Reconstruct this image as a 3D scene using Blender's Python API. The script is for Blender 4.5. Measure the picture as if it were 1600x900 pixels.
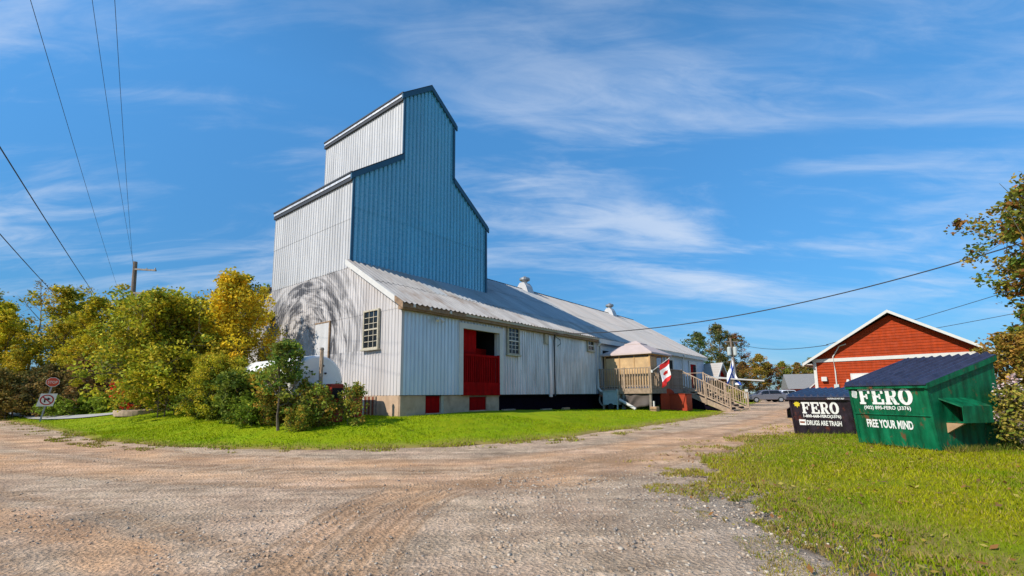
import bpy, bmesh, math, random
import numpy as np
from mathutils import Vector, Matrix
R=math.radians
rng=np.random.default_rng(7); random.seed(7)
sc=bpy.context.scene
col=sc.collection
for o in list(bpy.data.objects): bpy.data.objects.remove(o)

# ------------------------------------------------------------------ camera
cd=bpy.data.cameras.new('camera'); cam=bpy.data.objects.new('camera',cd); col.objects.link(cam)
cd.sensor_width=36; cd.lens=727.2/1600*36; cd.shift_y=67.0/1600; cd.clip_start=.1; cd.clip_end=3000
cam.location=(0,0,1.5)
cam.rotation_euler=(Matrix.Rotation(R(90)+.137,3,'X')@Matrix.Rotation(-.009,3,'Z')).to_euler()
sc.camera=cam

# ------------------------------------------------------------------ sky and sun
SUN_TRAVEL=R(33); SUN_EL=R(38)      # plan direction in which the light travels, elevation
w=bpy.data.worlds.new('World'); sc.world=w; w.use_nodes=True
nt=w.node_tree; nt.nodes.clear(); L=nt.links.new
def N(t,**k):
    n=nt.nodes.new(t)
    for a,b in k.items(): setattr(n,a,b)
    return n
sky=N('ShaderNodeTexSky'); sky.sky_type='NISHITA'; sky.sun_disc=False; sky.sun_elevation=SUN_EL
sky.sun_rotation=math.atan2(-math.cos(SUN_TRAVEL),-math.sin(SUN_TRAVEL)); sky.air_density=.8; sky.dust_density=.1; sky.ozone_density=2.0
tc=N('ShaderNodeTexCoord'); sep=N('ShaderNodeSeparateXYZ'); L(tc.outputs['Generated'],sep.inputs[0])
zz=N('ShaderNodeMath',operation='MAXIMUM'); L(sep.outputs[2],zz.inputs[0]); zz.inputs[1].default_value=0.0
za=N('ShaderNodeMath',operation='ADD'); L(zz.outputs[0],za.inputs[0]); za.inputs[1].default_value=.22
dx=N('ShaderNodeMath',operation='DIVIDE'); L(sep.outputs[0],dx.inputs[0]); L(za.outputs[0],dx.inputs[1])
dy=N('ShaderNodeMath',operation='DIVIDE'); L(sep.outputs[1],dy.inputs[0]); L(za.outputs[0],dy.inputs[1])
cb=N('ShaderNodeCombineXYZ'); L(dx.outputs[0],cb.inputs[0]); L(dy.outputs[0],cb.inputs[1])
mp=N('ShaderNodeMapping'); L(cb.outputs[0],mp.inputs[0]); mp.inputs['Rotation'].default_value=(0,0,R(28)); mp.inputs['Scale'].default_value=(.55,1.5,1); mp.inputs['Location'].default_value=(.35,.2,0)
n1=N('ShaderNodeTexNoise'); L(mp.outputs[0],n1.inputs['Vector']); n1.inputs['Scale'].default_value=1.25; n1.inputs['Detail'].default_value=9; n1.inputs['Roughness'].default_value=.55; n1.inputs['Distortion'].default_value=.9
mp3=N('ShaderNodeMapping'); L(cb.outputs[0],mp3.inputs[0]); mp3.inputs['Rotation'].default_value=(0,0,R(-20)); mp3.inputs['Scale'].default_value=(1.0,3.2,1)
n3=N('ShaderNodeTexNoise'); L(mp3.outputs[0],n3.inputs['Vector']); n3.inputs['Scale'].default_value=2.6; n3.inputs['Detail'].default_value=10; n3.inputs['Roughness'].default_value=.62; n3.inputs['Distortion'].default_value=1.4
ms=N('ShaderNodeMath',operation='MULTIPLY_ADD'); L(n3.outputs[0],ms.inputs[0]); ms.inputs[1].default_value=.30; ms.inputs[2].default_value=-.15
ad=N('ShaderNodeMath',operation='ADD'); L(n1.outputs[0],ad.inputs[0]); L(ms.outputs[0],ad.inputs[1])
r1=N('ShaderNodeValToRGB'); L(ad.outputs[0],r1.inputs[0]); r1.color_ramp.elements[0].position=.42; r1.color_ramp.elements[1].position=.74; r1.color_ramp.interpolation='EASE'
n2=N('ShaderNodeTexNoise'); L(cb.outputs[0],n2.inputs['Vector']); n2.inputs['Scale'].default_value=.55; n2.inputs['Detail'].default_value=4
r2=N('ShaderNodeValToRGB'); L(n2.outputs[0],r2.inputs[0]); r2.color_ramp.elements[0].position=.30; r2.color_ramp.elements[1].position=.62
cm=N('ShaderNodeMath',operation='MULTIPLY'); L(r1.outputs[0],cm.inputs[0]); L(r2.outputs[0],cm.inputs[1])
cm2=N('ShaderNodeMath',operation='MULTIPLY'); L(cm.outputs[0],cm2.inputs[0]); cm2.inputs[1].default_value=.85
tint=N('ShaderNodeMixRGB',blend_type='MULTIPLY'); tint.inputs[0].default_value=1; hs=N('ShaderNodeHueSaturation'); hs.inputs['Saturation'].default_value=1.05; L(sky.outputs[0],hs.inputs['Color']); L(hs.outputs[0],tint.inputs[1]); el=N('ShaderNodeValToRGB'); L(zz.outputs[0],el.inputs[0]); e_=el.color_ramp.elements; e_[0].position=0; e_[0].color=(.115,.165,.235,1); e_[1].position=.55; e_[1].color=(.39,.77,.88,1); q_=e_.new(.16); q_.color=(.175,.345,.42,1); L(el.outputs[0],tint.inputs[2])
mx=N('ShaderNodeMixRGB'); L(cm2.outputs[0],mx.inputs[0]); L(tint.outputs[0],mx.inputs[1]); mx.inputs[2].default_value=(2.55,2.8,3.2,1)
bg=N('ShaderNodeBackground'); L(mx.outputs[0],bg.inputs[0]); bg.inputs[1].default_value=.15
wo=N('ShaderNodeOutputWorld'); L(bg.outputs[0],wo.inputs[0])
sd=bpy.data.lights.new('sun','SUN'); sd.energy=2.8; sd.angle=R(.5); sd.color=(1,.91,.78)
sun=bpy.data.objects.new('sun',sd); col.objects.link(sun)
sun.rotation_euler=Vector((math.cos(SUN_TRAVEL)*math.cos(SUN_EL),math.sin(SUN_TRAVEL)*math.cos(SUN_EL),-math.sin(SUN_EL))).to_track_quat('-Z','Y').to_euler()
sc.view_settings.view_transform='Standard'; sc.view_settings.look='None'; sc.view_settings.exposure=1.0; sc.view_settings.gamma=1
sc.view_settings.use_curve_mapping=False

# ------------------------------------------------------------------ materials
def mat(name,c,rough=.7,metal=0,var=.12,scale=6,bump=0,bscale=30,c2=None,c2pos=(.5,.75),stretch=(1,1,1),spec=.3,attr=None,coord='Object',tint=False,detail=5):
    """colour with noise variation, optional second colour in patches, optional fine bump"""
    m=bpy.data.materials.new(name); m.use_nodes=True; t=m.node_tree; b=t.nodes['Principled BSDF']; l=t.links.new
    b.inputs['Roughness'].default_value=rough; b.inputs['Metallic'].default_value=metal; b.inputs['Specular IOR Level'].default_value=spec
    tc=t.nodes.new('ShaderNodeTexCoord'); mp=t.nodes.new('ShaderNodeMapping'); l(tc.outputs[coord],mp.inputs[0]); mp.inputs['Scale'].default_value=stretch
    n=t.nodes.new('ShaderNodeTexNoise'); l(mp.outputs[0],n.inputs['Vector']); n.inputs['Scale'].default_value=scale; n.inputs['Detail'].default_value=detail
    if attr:
        a=t.nodes.new('ShaderNodeAttribute'); a.attribute_name=attr; base=a.outputs['Color']
    else:
        a=t.nodes.new('ShaderNodeRGB'); a.outputs[0].default_value=(*c,1); base=a.outputs[0]
    mr=t.nodes.new('ShaderNodeMapRange'); l(n.outputs[0],mr.inputs[0]); mr.inputs[1].default_value=.3; mr.inputs[2].default_value=.7; mr.inputs[3].default_value=1-var; mr.inputs[4].default_value=1+var
    mu=t.nodes.new('ShaderNodeVectorMath'); mu.operation='SCALE'; l(base,mu.inputs[0]); l(mr.outputs[0],mu.inputs['Scale']); out=mu.outputs[0]
    if c2:
        n2=t.nodes.new('ShaderNodeTexNoise'); l(mp.outputs[0],n2.inputs['Vector']); n2.inputs['Scale'].default_value=scale*.43; n2.inputs['Detail'].default_value=8; n2.inputs['Roughness'].default_value=.65
        rp=t.nodes.new('ShaderNodeMapRange'); l(n2.outputs[0],rp.inputs[0]); rp.inputs[1].default_value=c2pos[0]; rp.inputs[2].default_value=c2pos[1]
        mx=t.nodes.new('ShaderNodeMixRGB'); l(rp.outputs[0],mx.inputs[0]); l(out,mx.inputs[1]); mx.inputs[2].default_value=(*c2,1); out=mx.outputs[0]
    if tint:
        oi=t.nodes.new('ShaderNodeObjectInfo'); mm=t.nodes.new('ShaderNodeMixRGB'); mm.blend_type='MULTIPLY'; mm.inputs[0].default_value=1; l(out,mm.inputs[1]); l(oi.outputs['Color'],mm.inputs[2]); out=mm.outputs[0]
    l(out,b.inputs['Base Color'])
    if bump:
        n3=t.nodes.new('ShaderNodeTexNoise'); l(tc.outputs[coord],n3.inputs['Vector']); n3.inputs['Scale'].default_value=bscale; n3.inputs['Detail'].default_value=4
        bp=t.nodes.new('ShaderNodeBump'); bp.inputs['Strength'].default_value=bump; bp.inputs['Distance'].default_value=.02; l(n3.outputs[0],bp.inputs['Height']); l(bp.outputs[0],b.inputs['Normal'])
    return m
def leafmat(name,c,trans=.35):
    m=bpy.data.materials.new(name); m.use_nodes=True; t=m.node_tree; t.nodes.clear(); l=t.links.new
    a=t.nodes.new('ShaderNodeAttribute'); a.attribute_name='tint'
    oi=t.nodes.new('ShaderNodeObjectInfo'); mm=t.nodes.new('ShaderNodeMixRGB'); mm.blend_type='MULTIPLY'; mm.inputs[0].default_value=1; l(a.outputs['Color'],mm.inputs[1]); l(oi.outputs['Color'],mm.inputs[2])
    d=t.nodes.new('ShaderNodeBsdfPrincipled'); l(mm.outputs[0],d.inputs['Base Color']); d.inputs['Roughness'].default_value=.55; d.inputs['Specular IOR Level'].default_value=.1
    tr=t.nodes.new('ShaderNodeBsdfTranslucent'); l(mm.outputs[0],tr.inputs[0])
    mx=t.nodes.new('ShaderNodeMixShader'); mx.inputs[0].default_value=trans; l(d.outputs[0],mx.inputs[1]); l(tr.outputs[0],mx.inputs[2])
    o=t.nodes.new('ShaderNodeOutputMaterial'); l(mx.outputs[0],o.inputs[0]); return m
M={}
M['leaf']=leafmat('leaf',None); M['blade']=leafmat('grass_blade',None,.25)
M['bark']=mat('bark',(.12,.095,.07),.95,var=.4,scale=8,bump=.5,bscale=25,stretch=(1,1,.3))
M['palebark']=mat('pale_bark',(.30,.26,.20),.9,var=.35,scale=8,bump=.4,bscale=25,stretch=(1,1,.3))
M['white_metal']=mat('white_metal_siding',(.48,.48,.485),.45,var=.06,scale=1.5,stretch=(1,1,.25),c2=(.41,.41,.415),c2pos=(.52,.8),spec=.4)
M['blue_metal']=mat('blue_metal_siding',(.065,.315,.455),.2,var=.07,scale=1.2,stretch=(1,1,.25),c2=(.08,.35,.49),c2pos=(.5,.8),spec=1.0)
M['blue_trim']=mat('blue_trim',(.02,.085,.15),.45,var=.06,spec=.4)
M['greyblue_metal']=mat('grey_blue_siding',(.46,.54,.63),.32,var=.12,scale=2.5,stretch=(1,1,.2),c2=(.54,.58,.62),c2pos=(.5,.8),spec=.7)
M['galv']=mat('galvanised_siding',(.62,.615,.62),.36,metal=.35,var=.12,scale=2.2,stretch=(1,1,.22),c2=(.27,.24,.21),c2pos=(.56,.9),spec=.5)
M['farblue']=mat('pale_blue_siding',(.46,.53,.62),.5,var=.06,scale=3)
M['roof_old']=mat('weathered_roof_sheet',(.37,.35,.33),.5,metal=.1,var=.16,scale=2.0,c2=(.22,.15,.10),c2pos=(.50,.74),spec=.4,stretch=(1,.5,.5))
M['roof_new']=mat('dull_zinc_roof_sheet',(.33,.345,.355),.5,metal=.1,var=.09,scale=1.6,c2=(.25,.26,.27),c2pos=(.55,.8),spec=.4,stretch=(1,.5,.5))
M['roof_far']=mat('pale_roof_sheet',(.40,.375,.35),.55,metal=.1,var=.08,scale=1.2,c2=(.45,.38,.33),c2pos=(.5,.75),spec=.35,stretch=(1,.4,.4))
M['dark_trim']=mat('dark_eave',(.035,.04,.05),.6)
M['white_paint']=mat('white_paint',(.55,.54,.51),.6,var=.05,scale=5,c2=(.55,.5,.43),c2pos=(.6,.85))
M['old_wood']=mat('bare_eave_wood',(.24,.16,.10),.85,var=.3,scale=9,bump=.3)
M['cream']=mat('cream_frame',(.42,.38,.29),.75,var=.15,scale=12,c2=(.3,.24,.17),c2pos=(.55,.8))
M['red_paint']=mat('red_paint',(.30,.004,.004),.8,var=.12,scale=6,spec=.06)
M['concrete']=mat('concrete',(.44,.315,.215),.9,var=.16,scale=3,bump=.3,bscale=14,c2=(.20,.12,.07),c2pos=(.54,.8))
M['black_sheet']=mat('black_plastic',(.004,.003,.008),.85,var=.3,scale=3,bump=.5,bscale=3,spec=.04)
M['dark']=mat('dark_interior',(.012,.011,.012),.9)
M['glass']=mat('window_glass',(.012,.016,.022),.12,var=.3,scale=2,spec=.3)
M['wood']=mat('weathered_wood',(.34,.25,.175),.85,var=.25,scale=7,bump=.25,bscale=30,c2=(.24,.185,.14),c2pos=(.5,.8))
M['wood_grey']=mat('grey_wood',(.22,.19,.16),.9,var=.25,scale=7,bump=.25)
M['tan']=mat('tan_post',(.45,.28,.13),.7,var=.15)
M['screen']=mat('tan_mesh_screen',(.55,.37,.19),.85,var=.12,scale=3,c2=(.40,.27,.15),c2pos=(.45,.7))
M['canopy']=mat('dusty_pink_canopy',(.48,.39,.36),.85,var=.06,scale=2)
M['orange']=mat('red_orange_box',(.33,.036,.010),.6,var=.1,scale=4)
M['teal']=mat('pale_teal_paint',(.38,.45,.43),.7,var=.15,scale=5,c2=(.3,.28,.22),c2pos=(.58,.8))
M['tarp']=mat('brown_tarp',(.075,.06,.052),.65,var=.15,scale=3)
M['tank']=mat('white_tank',(.72,.72,.71),.42,var=.05,scale=2,c2=(.5,.42,.34),c2pos=(.66,.85))
M['rust']=mat('rust',(.20,.06,.03),.9,var=.3,scale=9)
M['barrel']=mat('barrel_red',(.33,.03,.012),.55,var=.15,scale=5)
M['green_paint']=mat('dumpster_green',(.002,.115,.048),.42,var=.14,scale=2.5,c2=(.006,.06,.025),c2pos=(.52,.8),spec=.25)
M['black_paint']=mat('dumpster_plum',(.018,.011,.019),.42,var=.25,scale=3,c2=(.09,.018,.014),c2pos=(.58,.78),spec=.4)
M['lid']=mat('dark_plastic_lid',(.026,.030,.062),.30,var=.15,scale=3,spec=.7)
M['lettering']=mat('white_lettering',(.74,.74,.71),.6,var=.08,scale=14,c2=(.36,.40,.37),c2pos=(.54,.66))
M['yellow']=mat('yellow_emblem',(.62,.50,.03),.6)
M['grey_label']=mat('grey_label',(.42,.46,.45),.6)
M['redsiding']=mat('red_clapboard',(.32,.038,.006),.8,var=.09,scale=3,stretch=(.4,.4,4))
M['shingle']=mat('grey_shingle',(.20,.20,.20),.85,var=.2,scale=12)
M['car_silver']=mat('silver_car_paint',(.25,.24,.28),.25,metal=.6,var=.03,spec=.5)
M['car_white']=mat('white_car_paint',(.72,.73,.74),.25,var=.02,spec=.5)
M['tyre']=mat('tyre',(.015,.015,.015),.85)
M['rim']=mat('wheel_rim',(.5,.5,.52),.3,metal=.7)
M['lens']=mat('tail_lens',(.3,.01,.01),.2)
M['wire']=mat('cable',(.035,.035,.04),.7)
M['pole']=mat('pole_wood',(.20,.155,.12),.9,var=.25,scale=6,stretch=(1,1,.2),bump=.3)
M['steel']=mat('galvanised_steel',(.30,.31,.32),.45,metal=.6,var=.1)
M['sign_red']=mat('sign_orange_red',(.60,.075,.03),.5,var=.05)
M['sign_ring']=mat('sign_ring_red',(.40,.02,.02),.5)
M['sign_white']=mat('sign_white',(.72,.68,.62),.5,var=.05)
M['black']=mat('sign_black',(.02,.02,.02),.6)
M['flag_red']=mat('flag_red',(.55,.02,.02),.7); M['flag_white']=mat('flag_white',(.75,.75,.76),.7); M['flag_blue']=mat('flag_blue',(.02,.07,.36),.7)
M['pathm']=mat('path_asphalt',(.36,.35,.33),.9,var=.1,scale=4,bump=.2)
M['block']=mat('wood_block',(.38,.24,.13),.85,var=.2)
M['stone']=mat('stone',(.4,.4,.4),.9,var=.12,scale=40,attr='tint')
M['flower']=mat('pale_pink_flower',(.62,.44,.46),.8,var=.15,scale=20)
# old gable sheets: dirty white with soot swirls burnt into the metal
def gable_mat():
    m=mat('sooty_white_siding',(.50,.475,.465),.55,var=.10,scale=1.6,stretch=(1,1,.2),c2=(.38,.345,.33),c2pos=(.5,.85),spec=.3)
    t=m.node_tree; l=t.links.new; b=t.nodes['Principled BSDF']; src=b.inputs['Base Color'].links[0].from_socket
    tc=t.nodes.new('ShaderNodeTexCoord'); s=t.nodes.new('ShaderNodeSeparateXYZ'); l(tc.outputs['Object'],s.inputs[0])
    def ma(op,a,bv=None):
        n=t.nodes.new('ShaderNodeMath'); n.operation=op
        for i,x in enumerate((a,bv)):
            if x is None: continue
            if isinstance(x,(int,float)): n.inputs[i].default_value=x
            else: l(x,n.inputs[i])
        return n.outputs[0]
    u=ma('SUBTRACT',s.outputs[1],7.6); v=ma('SUBTRACT',s.outputs[2],3.4)
    r=ma('SQRT',ma('ADD',ma('MULTIPLY',u,u),ma('MULTIPLY',v,v))); an=ma('ARCTAN2',v,u)
    c=t.nodes.new('ShaderNodeCombineXYZ'); l(ma('MULTIPLY',r,1.35),c.inputs[0]); l(ma('MULTIPLY',an,1.15),c.inputs[1])
    n=t.nodes.new('ShaderNodeTexNoise'); l(c.outputs[0],n.inputs['Vector']); n.inputs['Scale'].default_value=1.9; n.inputs['Detail'].default_value=7; n.inputs['Roughness'].default_value=.62; n.inputs['Distortion'].default_value=1.1
    mr=t.nodes.new('ShaderNodeMapRange'); l(n.outputs[0],mr.inputs[0]); mr.inputs[1].default_value=.42; mr.inputs[2].default_value=.60
    e1=t.nodes.new('ShaderNodeMapRange'); l(r,e1.inputs[0]); e1.inputs[1].default_value=6.2; e1.inputs[2].default_value=3.6
    e2=t.nodes.new('ShaderNodeMapRange'); l(r,e2.inputs[0]); e2.inputs[1].default_value=.3; e2.inputs[2].default_value=1.6
    e3=t.nodes.new('ShaderNodeMapRange'); l(s.outputs[2],e3.inputs[0]); e3.inputs[1].default_value=2.2; e3.inputs[2].default_value=3.6
    k=ma('MULTIPLY',ma('MULTIPLY',mr.outputs[0],e1.outputs[0]),ma('MULTIPLY',e2.outputs[0],e3.outputs[0]))
    mx=t.nodes.new('ShaderNodeMixRGB'); l(ma('MULTIPLY',k,1.0),mx.inputs[0]); l(src,mx.inputs[1]); mx.inputs[2].default_value=(.085,.083,.09,1)
    l(mx.outputs[0],b.inputs['Base Color']); return m
M['gable']=gable_mat()
for k in ('blue_metal','greyblue_metal','galv'):
    b_=M[k].node_tree.nodes['Principled BSDF']; b_.inputs['Coat Weight'].default_value=1 if k!='galv' else .5; b_.inputs['Coat IOR'].default_value=1.9; b_.inputs['Coat Roughness'].default_value=.16
def weather(m,rust=(.16,.055,.025),rpos=(.63,.72),streak=.45,dent=.35):
    t=m.node_tree; l=t.links.new; b=t.nodes['Principled BSDF']; src=b.inputs['Base Color'].links[0].from_socket; tc=t.nodes.new('ShaderNodeTexCoord')
    def noise(sc,stretch,d=6,r=.6):
        mp=t.nodes.new('ShaderNodeMapping'); l(tc.outputs['Object'],mp.inputs[0]); mp.inputs['Scale'].default_value=stretch; n=t.nodes.new('ShaderNodeTexNoise'); l(mp.outputs[0],n.inputs['Vector']); n.inputs['Scale'].default_value=sc; n.inputs['Detail'].default_value=d; n.inputs['Roughness'].default_value=r; return n.outputs[0]
    def rng_(x,a,b_,lo=0,hi=1):
        n=t.nodes.new('ShaderNodeMapRange'); l(x,n.inputs[0]); n.inputs[1].default_value=a; n.inputs[2].default_value=b_; n.inputs[3].default_value=lo; n.inputs[4].default_value=hi; return n.outputs[0]
    st=t.nodes.new('ShaderNodeVectorMath'); st.operation='SCALE'; l(src,st.inputs[0]); l(rng_(noise(7,(1,1,.10)),.35,.7,1+streak*.5,1-streak),st.inputs['Scale'])
    mx=t.nodes.new('ShaderNodeMixRGB'); l(rng_(noise(3.6,(1,1,.6),9,.72),*rpos),mx.inputs[0]); l(st.outputs[0],mx.inputs[1]); mx.inputs[2].default_value=(*rust,1); l(mx.outputs[0],b.inputs['Base Color'])
    l(rng_(noise(5,(1,1,1)),.3,.7,b.inputs['Roughness'].default_value-.1,b.inputs['Roughness'].default_value+.25),b.inputs['Roughness'])
    bp=t.nodes.new('ShaderNodeBump'); bp.inputs['Strength'].default_value=dent; bp.inputs['Distance'].default_value=.05; l(noise(3.2,(1,1,1),2,.4),bp.inputs['Height']); l(bp.outputs[0],b.inputs['Normal'])
def per_sheet(m,a):
    t=m.node_tree; l=t.links.new; b=t.nodes['Principled BSDF']; src=b.inputs['Base Color'].links[0].from_socket; oi=t.nodes.new('ShaderNodeObjectInfo'); r=t.nodes.new('ShaderNodeMapRange'); l(oi.outputs['Random'],r.inputs[0]); r.inputs[3].default_value=1-a; r.inputs[4].default_value=1+a
    v=t.nodes.new('ShaderNodeVectorMath'); v.operation='SCALE'; l(src,v.inputs[0]); l(r.outputs[0],v.inputs['Scale']); l(v.outputs[0],b.inputs['Base Color'])
for k,a in (('blue_metal',.09),('white_metal',.06),('galv',.09),('gable',.06),('greyblue_metal',.05),('roof_old',.13),('roof_new',.10),('roof_far',.07),('redsiding',.08),('wood',.15),('wood_grey',.15),('red_paint',.10)): per_sheet(M[k],a)
def valley_shade_dirt(m,amt,colr):
    # shade painted into the colour of the corrugation valleys, with rust and dirt
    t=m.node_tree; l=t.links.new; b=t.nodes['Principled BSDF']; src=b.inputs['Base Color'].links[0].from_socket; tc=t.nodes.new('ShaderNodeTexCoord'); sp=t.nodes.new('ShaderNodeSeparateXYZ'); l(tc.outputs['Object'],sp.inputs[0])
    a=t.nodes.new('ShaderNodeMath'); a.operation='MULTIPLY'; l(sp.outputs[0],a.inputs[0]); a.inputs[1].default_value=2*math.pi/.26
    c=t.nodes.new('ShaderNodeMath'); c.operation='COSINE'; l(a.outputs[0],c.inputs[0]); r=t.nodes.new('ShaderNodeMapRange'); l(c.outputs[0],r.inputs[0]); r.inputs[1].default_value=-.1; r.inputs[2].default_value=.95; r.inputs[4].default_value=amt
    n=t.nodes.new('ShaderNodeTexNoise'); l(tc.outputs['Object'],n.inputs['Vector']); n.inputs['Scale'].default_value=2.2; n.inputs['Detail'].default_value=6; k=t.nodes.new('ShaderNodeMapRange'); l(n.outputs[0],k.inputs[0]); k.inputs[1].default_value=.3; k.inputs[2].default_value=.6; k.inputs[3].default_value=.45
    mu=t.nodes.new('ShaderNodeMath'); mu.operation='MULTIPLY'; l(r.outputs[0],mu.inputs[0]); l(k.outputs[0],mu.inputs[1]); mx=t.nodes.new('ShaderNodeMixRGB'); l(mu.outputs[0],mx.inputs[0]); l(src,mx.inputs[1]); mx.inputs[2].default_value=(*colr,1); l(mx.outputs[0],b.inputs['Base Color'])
valley_shade_dirt(M['roof_old'],.85,(.15,.12,.10)); valley_shade_dirt(M['roof_new'],.5,(.16,.16,.16)); valley_shade_dirt(M['roof_far'],.3,(.26,.22,.19))
weather(M['green_paint'],(.15,.055,.025),(.59,.66),.6,.55); weather(M['black_paint'],(.12,.03,.018),(.58,.70),.5); weather(M['lid'],(.03,.03,.05),(.7,.8),.25,.06); weather(M['red_paint'],(.16,.015,.01),(.60,.75),.35,.1)
weather(M['blue_metal'],(.03,.16,.26),(.66,.85),.14,.06); weather(M['galv'],(.24,.15,.10),(.63,.85),.30,.10); weather(M['white_metal'],(.36,.33,.30),(.66,.88),.12,.05); weather(M['redsiding'],(.22,.03,.008),(.6,.8),.2,.05)

# ------------------------------------------------------------------ mesh helpers
class MB:
    def __init__(s): s.v=[]; s.f=[]
    def add(s,v,f):
        b=len(s.v); s.v+= [tuple(p) for p in v]; s.f+=[tuple(i+b for i in q) for q in f]; return s
    def box(s,c,d,rot=None):
        x,y,z=d[0]/2,d[1]/2,d[2]/2
        v=[Vector(p) for p in [(-x,-y,-z),(x,-y,-z),(x,y,-z),(-x,y,-z),(-x,-y,z),(x,-y,z),(x,y,z),(-x,y,z)]]
        if rot is not None: v=[rot@p for p in v]
        return s.add([p+Vector(c) for p in v],[(0,3,2,1),(4,5,6,7),(0,1,5,4),(1,2,6,5),(2,3,7,6),(3,0,4,7)])
    def b2(s,a,b): return s.box([(a[i]+b[i])/2 for i in range(3)],[abs(b[i]-a[i]) for i in range(3)])
    def beam(s,a,b,w,h):
        a,b=Vector(a),Vector(b); d=b-a; q=d.to_track_quat('X','Z').to_matrix(); return s.box((a+b)/2,(d.length,w,h),q)
    def tube(s,pts,rad,n=8,cap=True):
        pts=[Vector(p) for p in pts]; rad=rad if hasattr(rad,'__len__') else [rad]*len(pts); v=[];f=[]
        for i,p in enumerate(pts):
            d=(pts[min(i+1,len(pts)-1)]-pts[max(i-1,0)]).normalized(); q=d.to_track_quat('Z','Y').to_matrix()
            for k in range(n): v.append(p+q@Vector((math.cos(2*math.pi*k/n)*rad[i],math.sin(2*math.pi*k/n)*rad[i],0)))
        for i in range(len(pts)-1):
            for k in range(n): f.append((i*n+k,i*n+(k+1)%n,(i+1)*n+(k+1)%n,(i+1)*n+k))
        if cap: f.append(tuple(range(n))[::-1]); f.append(tuple((len(pts)-1)*n+k for k in range(n)))
        return s.add(v,f)
    def prism(s,poly,a,b,axis=0):
        """poly of 2D points in the two other axes, extruded from a to b along axis"""
        def P(t,p): 
            q=list(p); q.insert(axis,t); return tuple(q)
        n=len(poly); v=[P(a,p) for p in poly]+[P(b,p) for p in poly]
        f=[tuple(range(n)),tuple(range(2*n-1,n-1,-1))]+[(i,i+n,(i+1)%n+n,(i+1)%n) for i in range(n)]
        return s.add(v,f)
    def build(s,name,m,parent=None,loc=(0,0,0),rz=0,smooth=False,bevel=0):
        me=bpy.data.meshes.new(name); me.from_pydata(s.v,[],s.f); me.validate()
        bm=bmesh.new(); bm.from_mesh(me); bmesh.ops.recalc_face_normals(bm,faces=bm.faces)
        if bevel: bmesh.ops.bevel(bm,geom=list(bm.edges),offset=bevel,segments=1,affect='EDGES')
        bm.to_mesh(me); bm.free()
        if smooth: me.polygons.foreach_set('use_smooth',[True]*len(me.polygons))
        me.materials.append(m if not isinstance(m,str) else M[m]); return link(name,me,parent,loc,rz)
def link(name,me,parent=None,loc=(0,0,0),rz=0):
    o=bpy.data.objects.new(name,me); col.objects.link(o); o.parent=parent; o.location=loc; o.rotation_euler=(0,0,rz); return o
def thing(name,label,cat,loc=(0,0,0),rz=0,group=None):
    return tag(link(name,None,None,loc,rz),label,cat,group)
def tag(o,label=None,cat=None,group=None,kind=None):
    for k,v in (('label',label),('category',cat),('group',group),('kind',kind)):
        if v: o[k]=v
    return o
def copy_tree(o,parent=None):
    c=o.copy(); col.objects.link(c); c.parent=parent
    for ch in list(o.children): copy_tree(ch,c)
    return c
def np_mesh(name,v,f,m,parent=None,tint=None,smooth=False,loc=(0,0,0)):
    v=np.asarray(v,np.float32); f=np.asarray(f,np.int32); me=bpy.data.meshes.new(name); k=f.shape[1]
    me.vertices.add(len(v)); me.vertices.foreach_set('co',v.ravel()); me.loops.add(f.size); me.loops.foreach_set('vertex_index',f.ravel())
    me.polygons.add(len(f)); me.polygons.foreach_set('loop_start',np.arange(0,f.size,k,dtype=np.int32)); me.polygons.foreach_set('loop_total',np.full(len(f),k,np.int32))
    if smooth: me.polygons.foreach_set('use_smooth',np.ones(len(f),bool))
    me.update(calc_edges=True)
    if tint is not None:
        a=me.attributes.new('tint','FLOAT_COLOR','POINT'); a.data.foreach_set('color',np.concatenate([tint,np.ones((len(tint),1))],1).astype(np.float32).ravel())
    me.materials.append(M[m] if isinstance(m,str) else m); return link(name,me,parent,loc)
def vnoise(x,y,seed=0):
    """smooth value noise on arrays"""
    x=np.asarray(x,float); y=np.asarray(y,float); xi=np.floor(x).astype(np.int64); yi=np.floor(y).astype(np.int64); fx=x-xi; fy=y-yi
    fx=fx*fx*(3-2*fx); fy=fy*fy*(3-2*fy)
    def hsh(a,b):
        n=(a*374761393+b*668265263+seed*69069)&0x7fffffff; n=((n^(n>>13))*1274126177)&0x7fffffff; return ((n^(n>>16))&0xffff)/65535.
    return (hsh(xi,yi)*(1-fx)+hsh(xi+1,yi)*fx)*(1-fy)+(hsh(xi,yi+1)*(1-fx)+hsh(xi+1,yi+1)*fx)*fy
def fbm(x,y,seed=0,o=4):
    return sum(vnoise(x*2**i,y*2**i,seed+i)*.5**(i+1) for i in range(o))/(1-.5**o)

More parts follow.
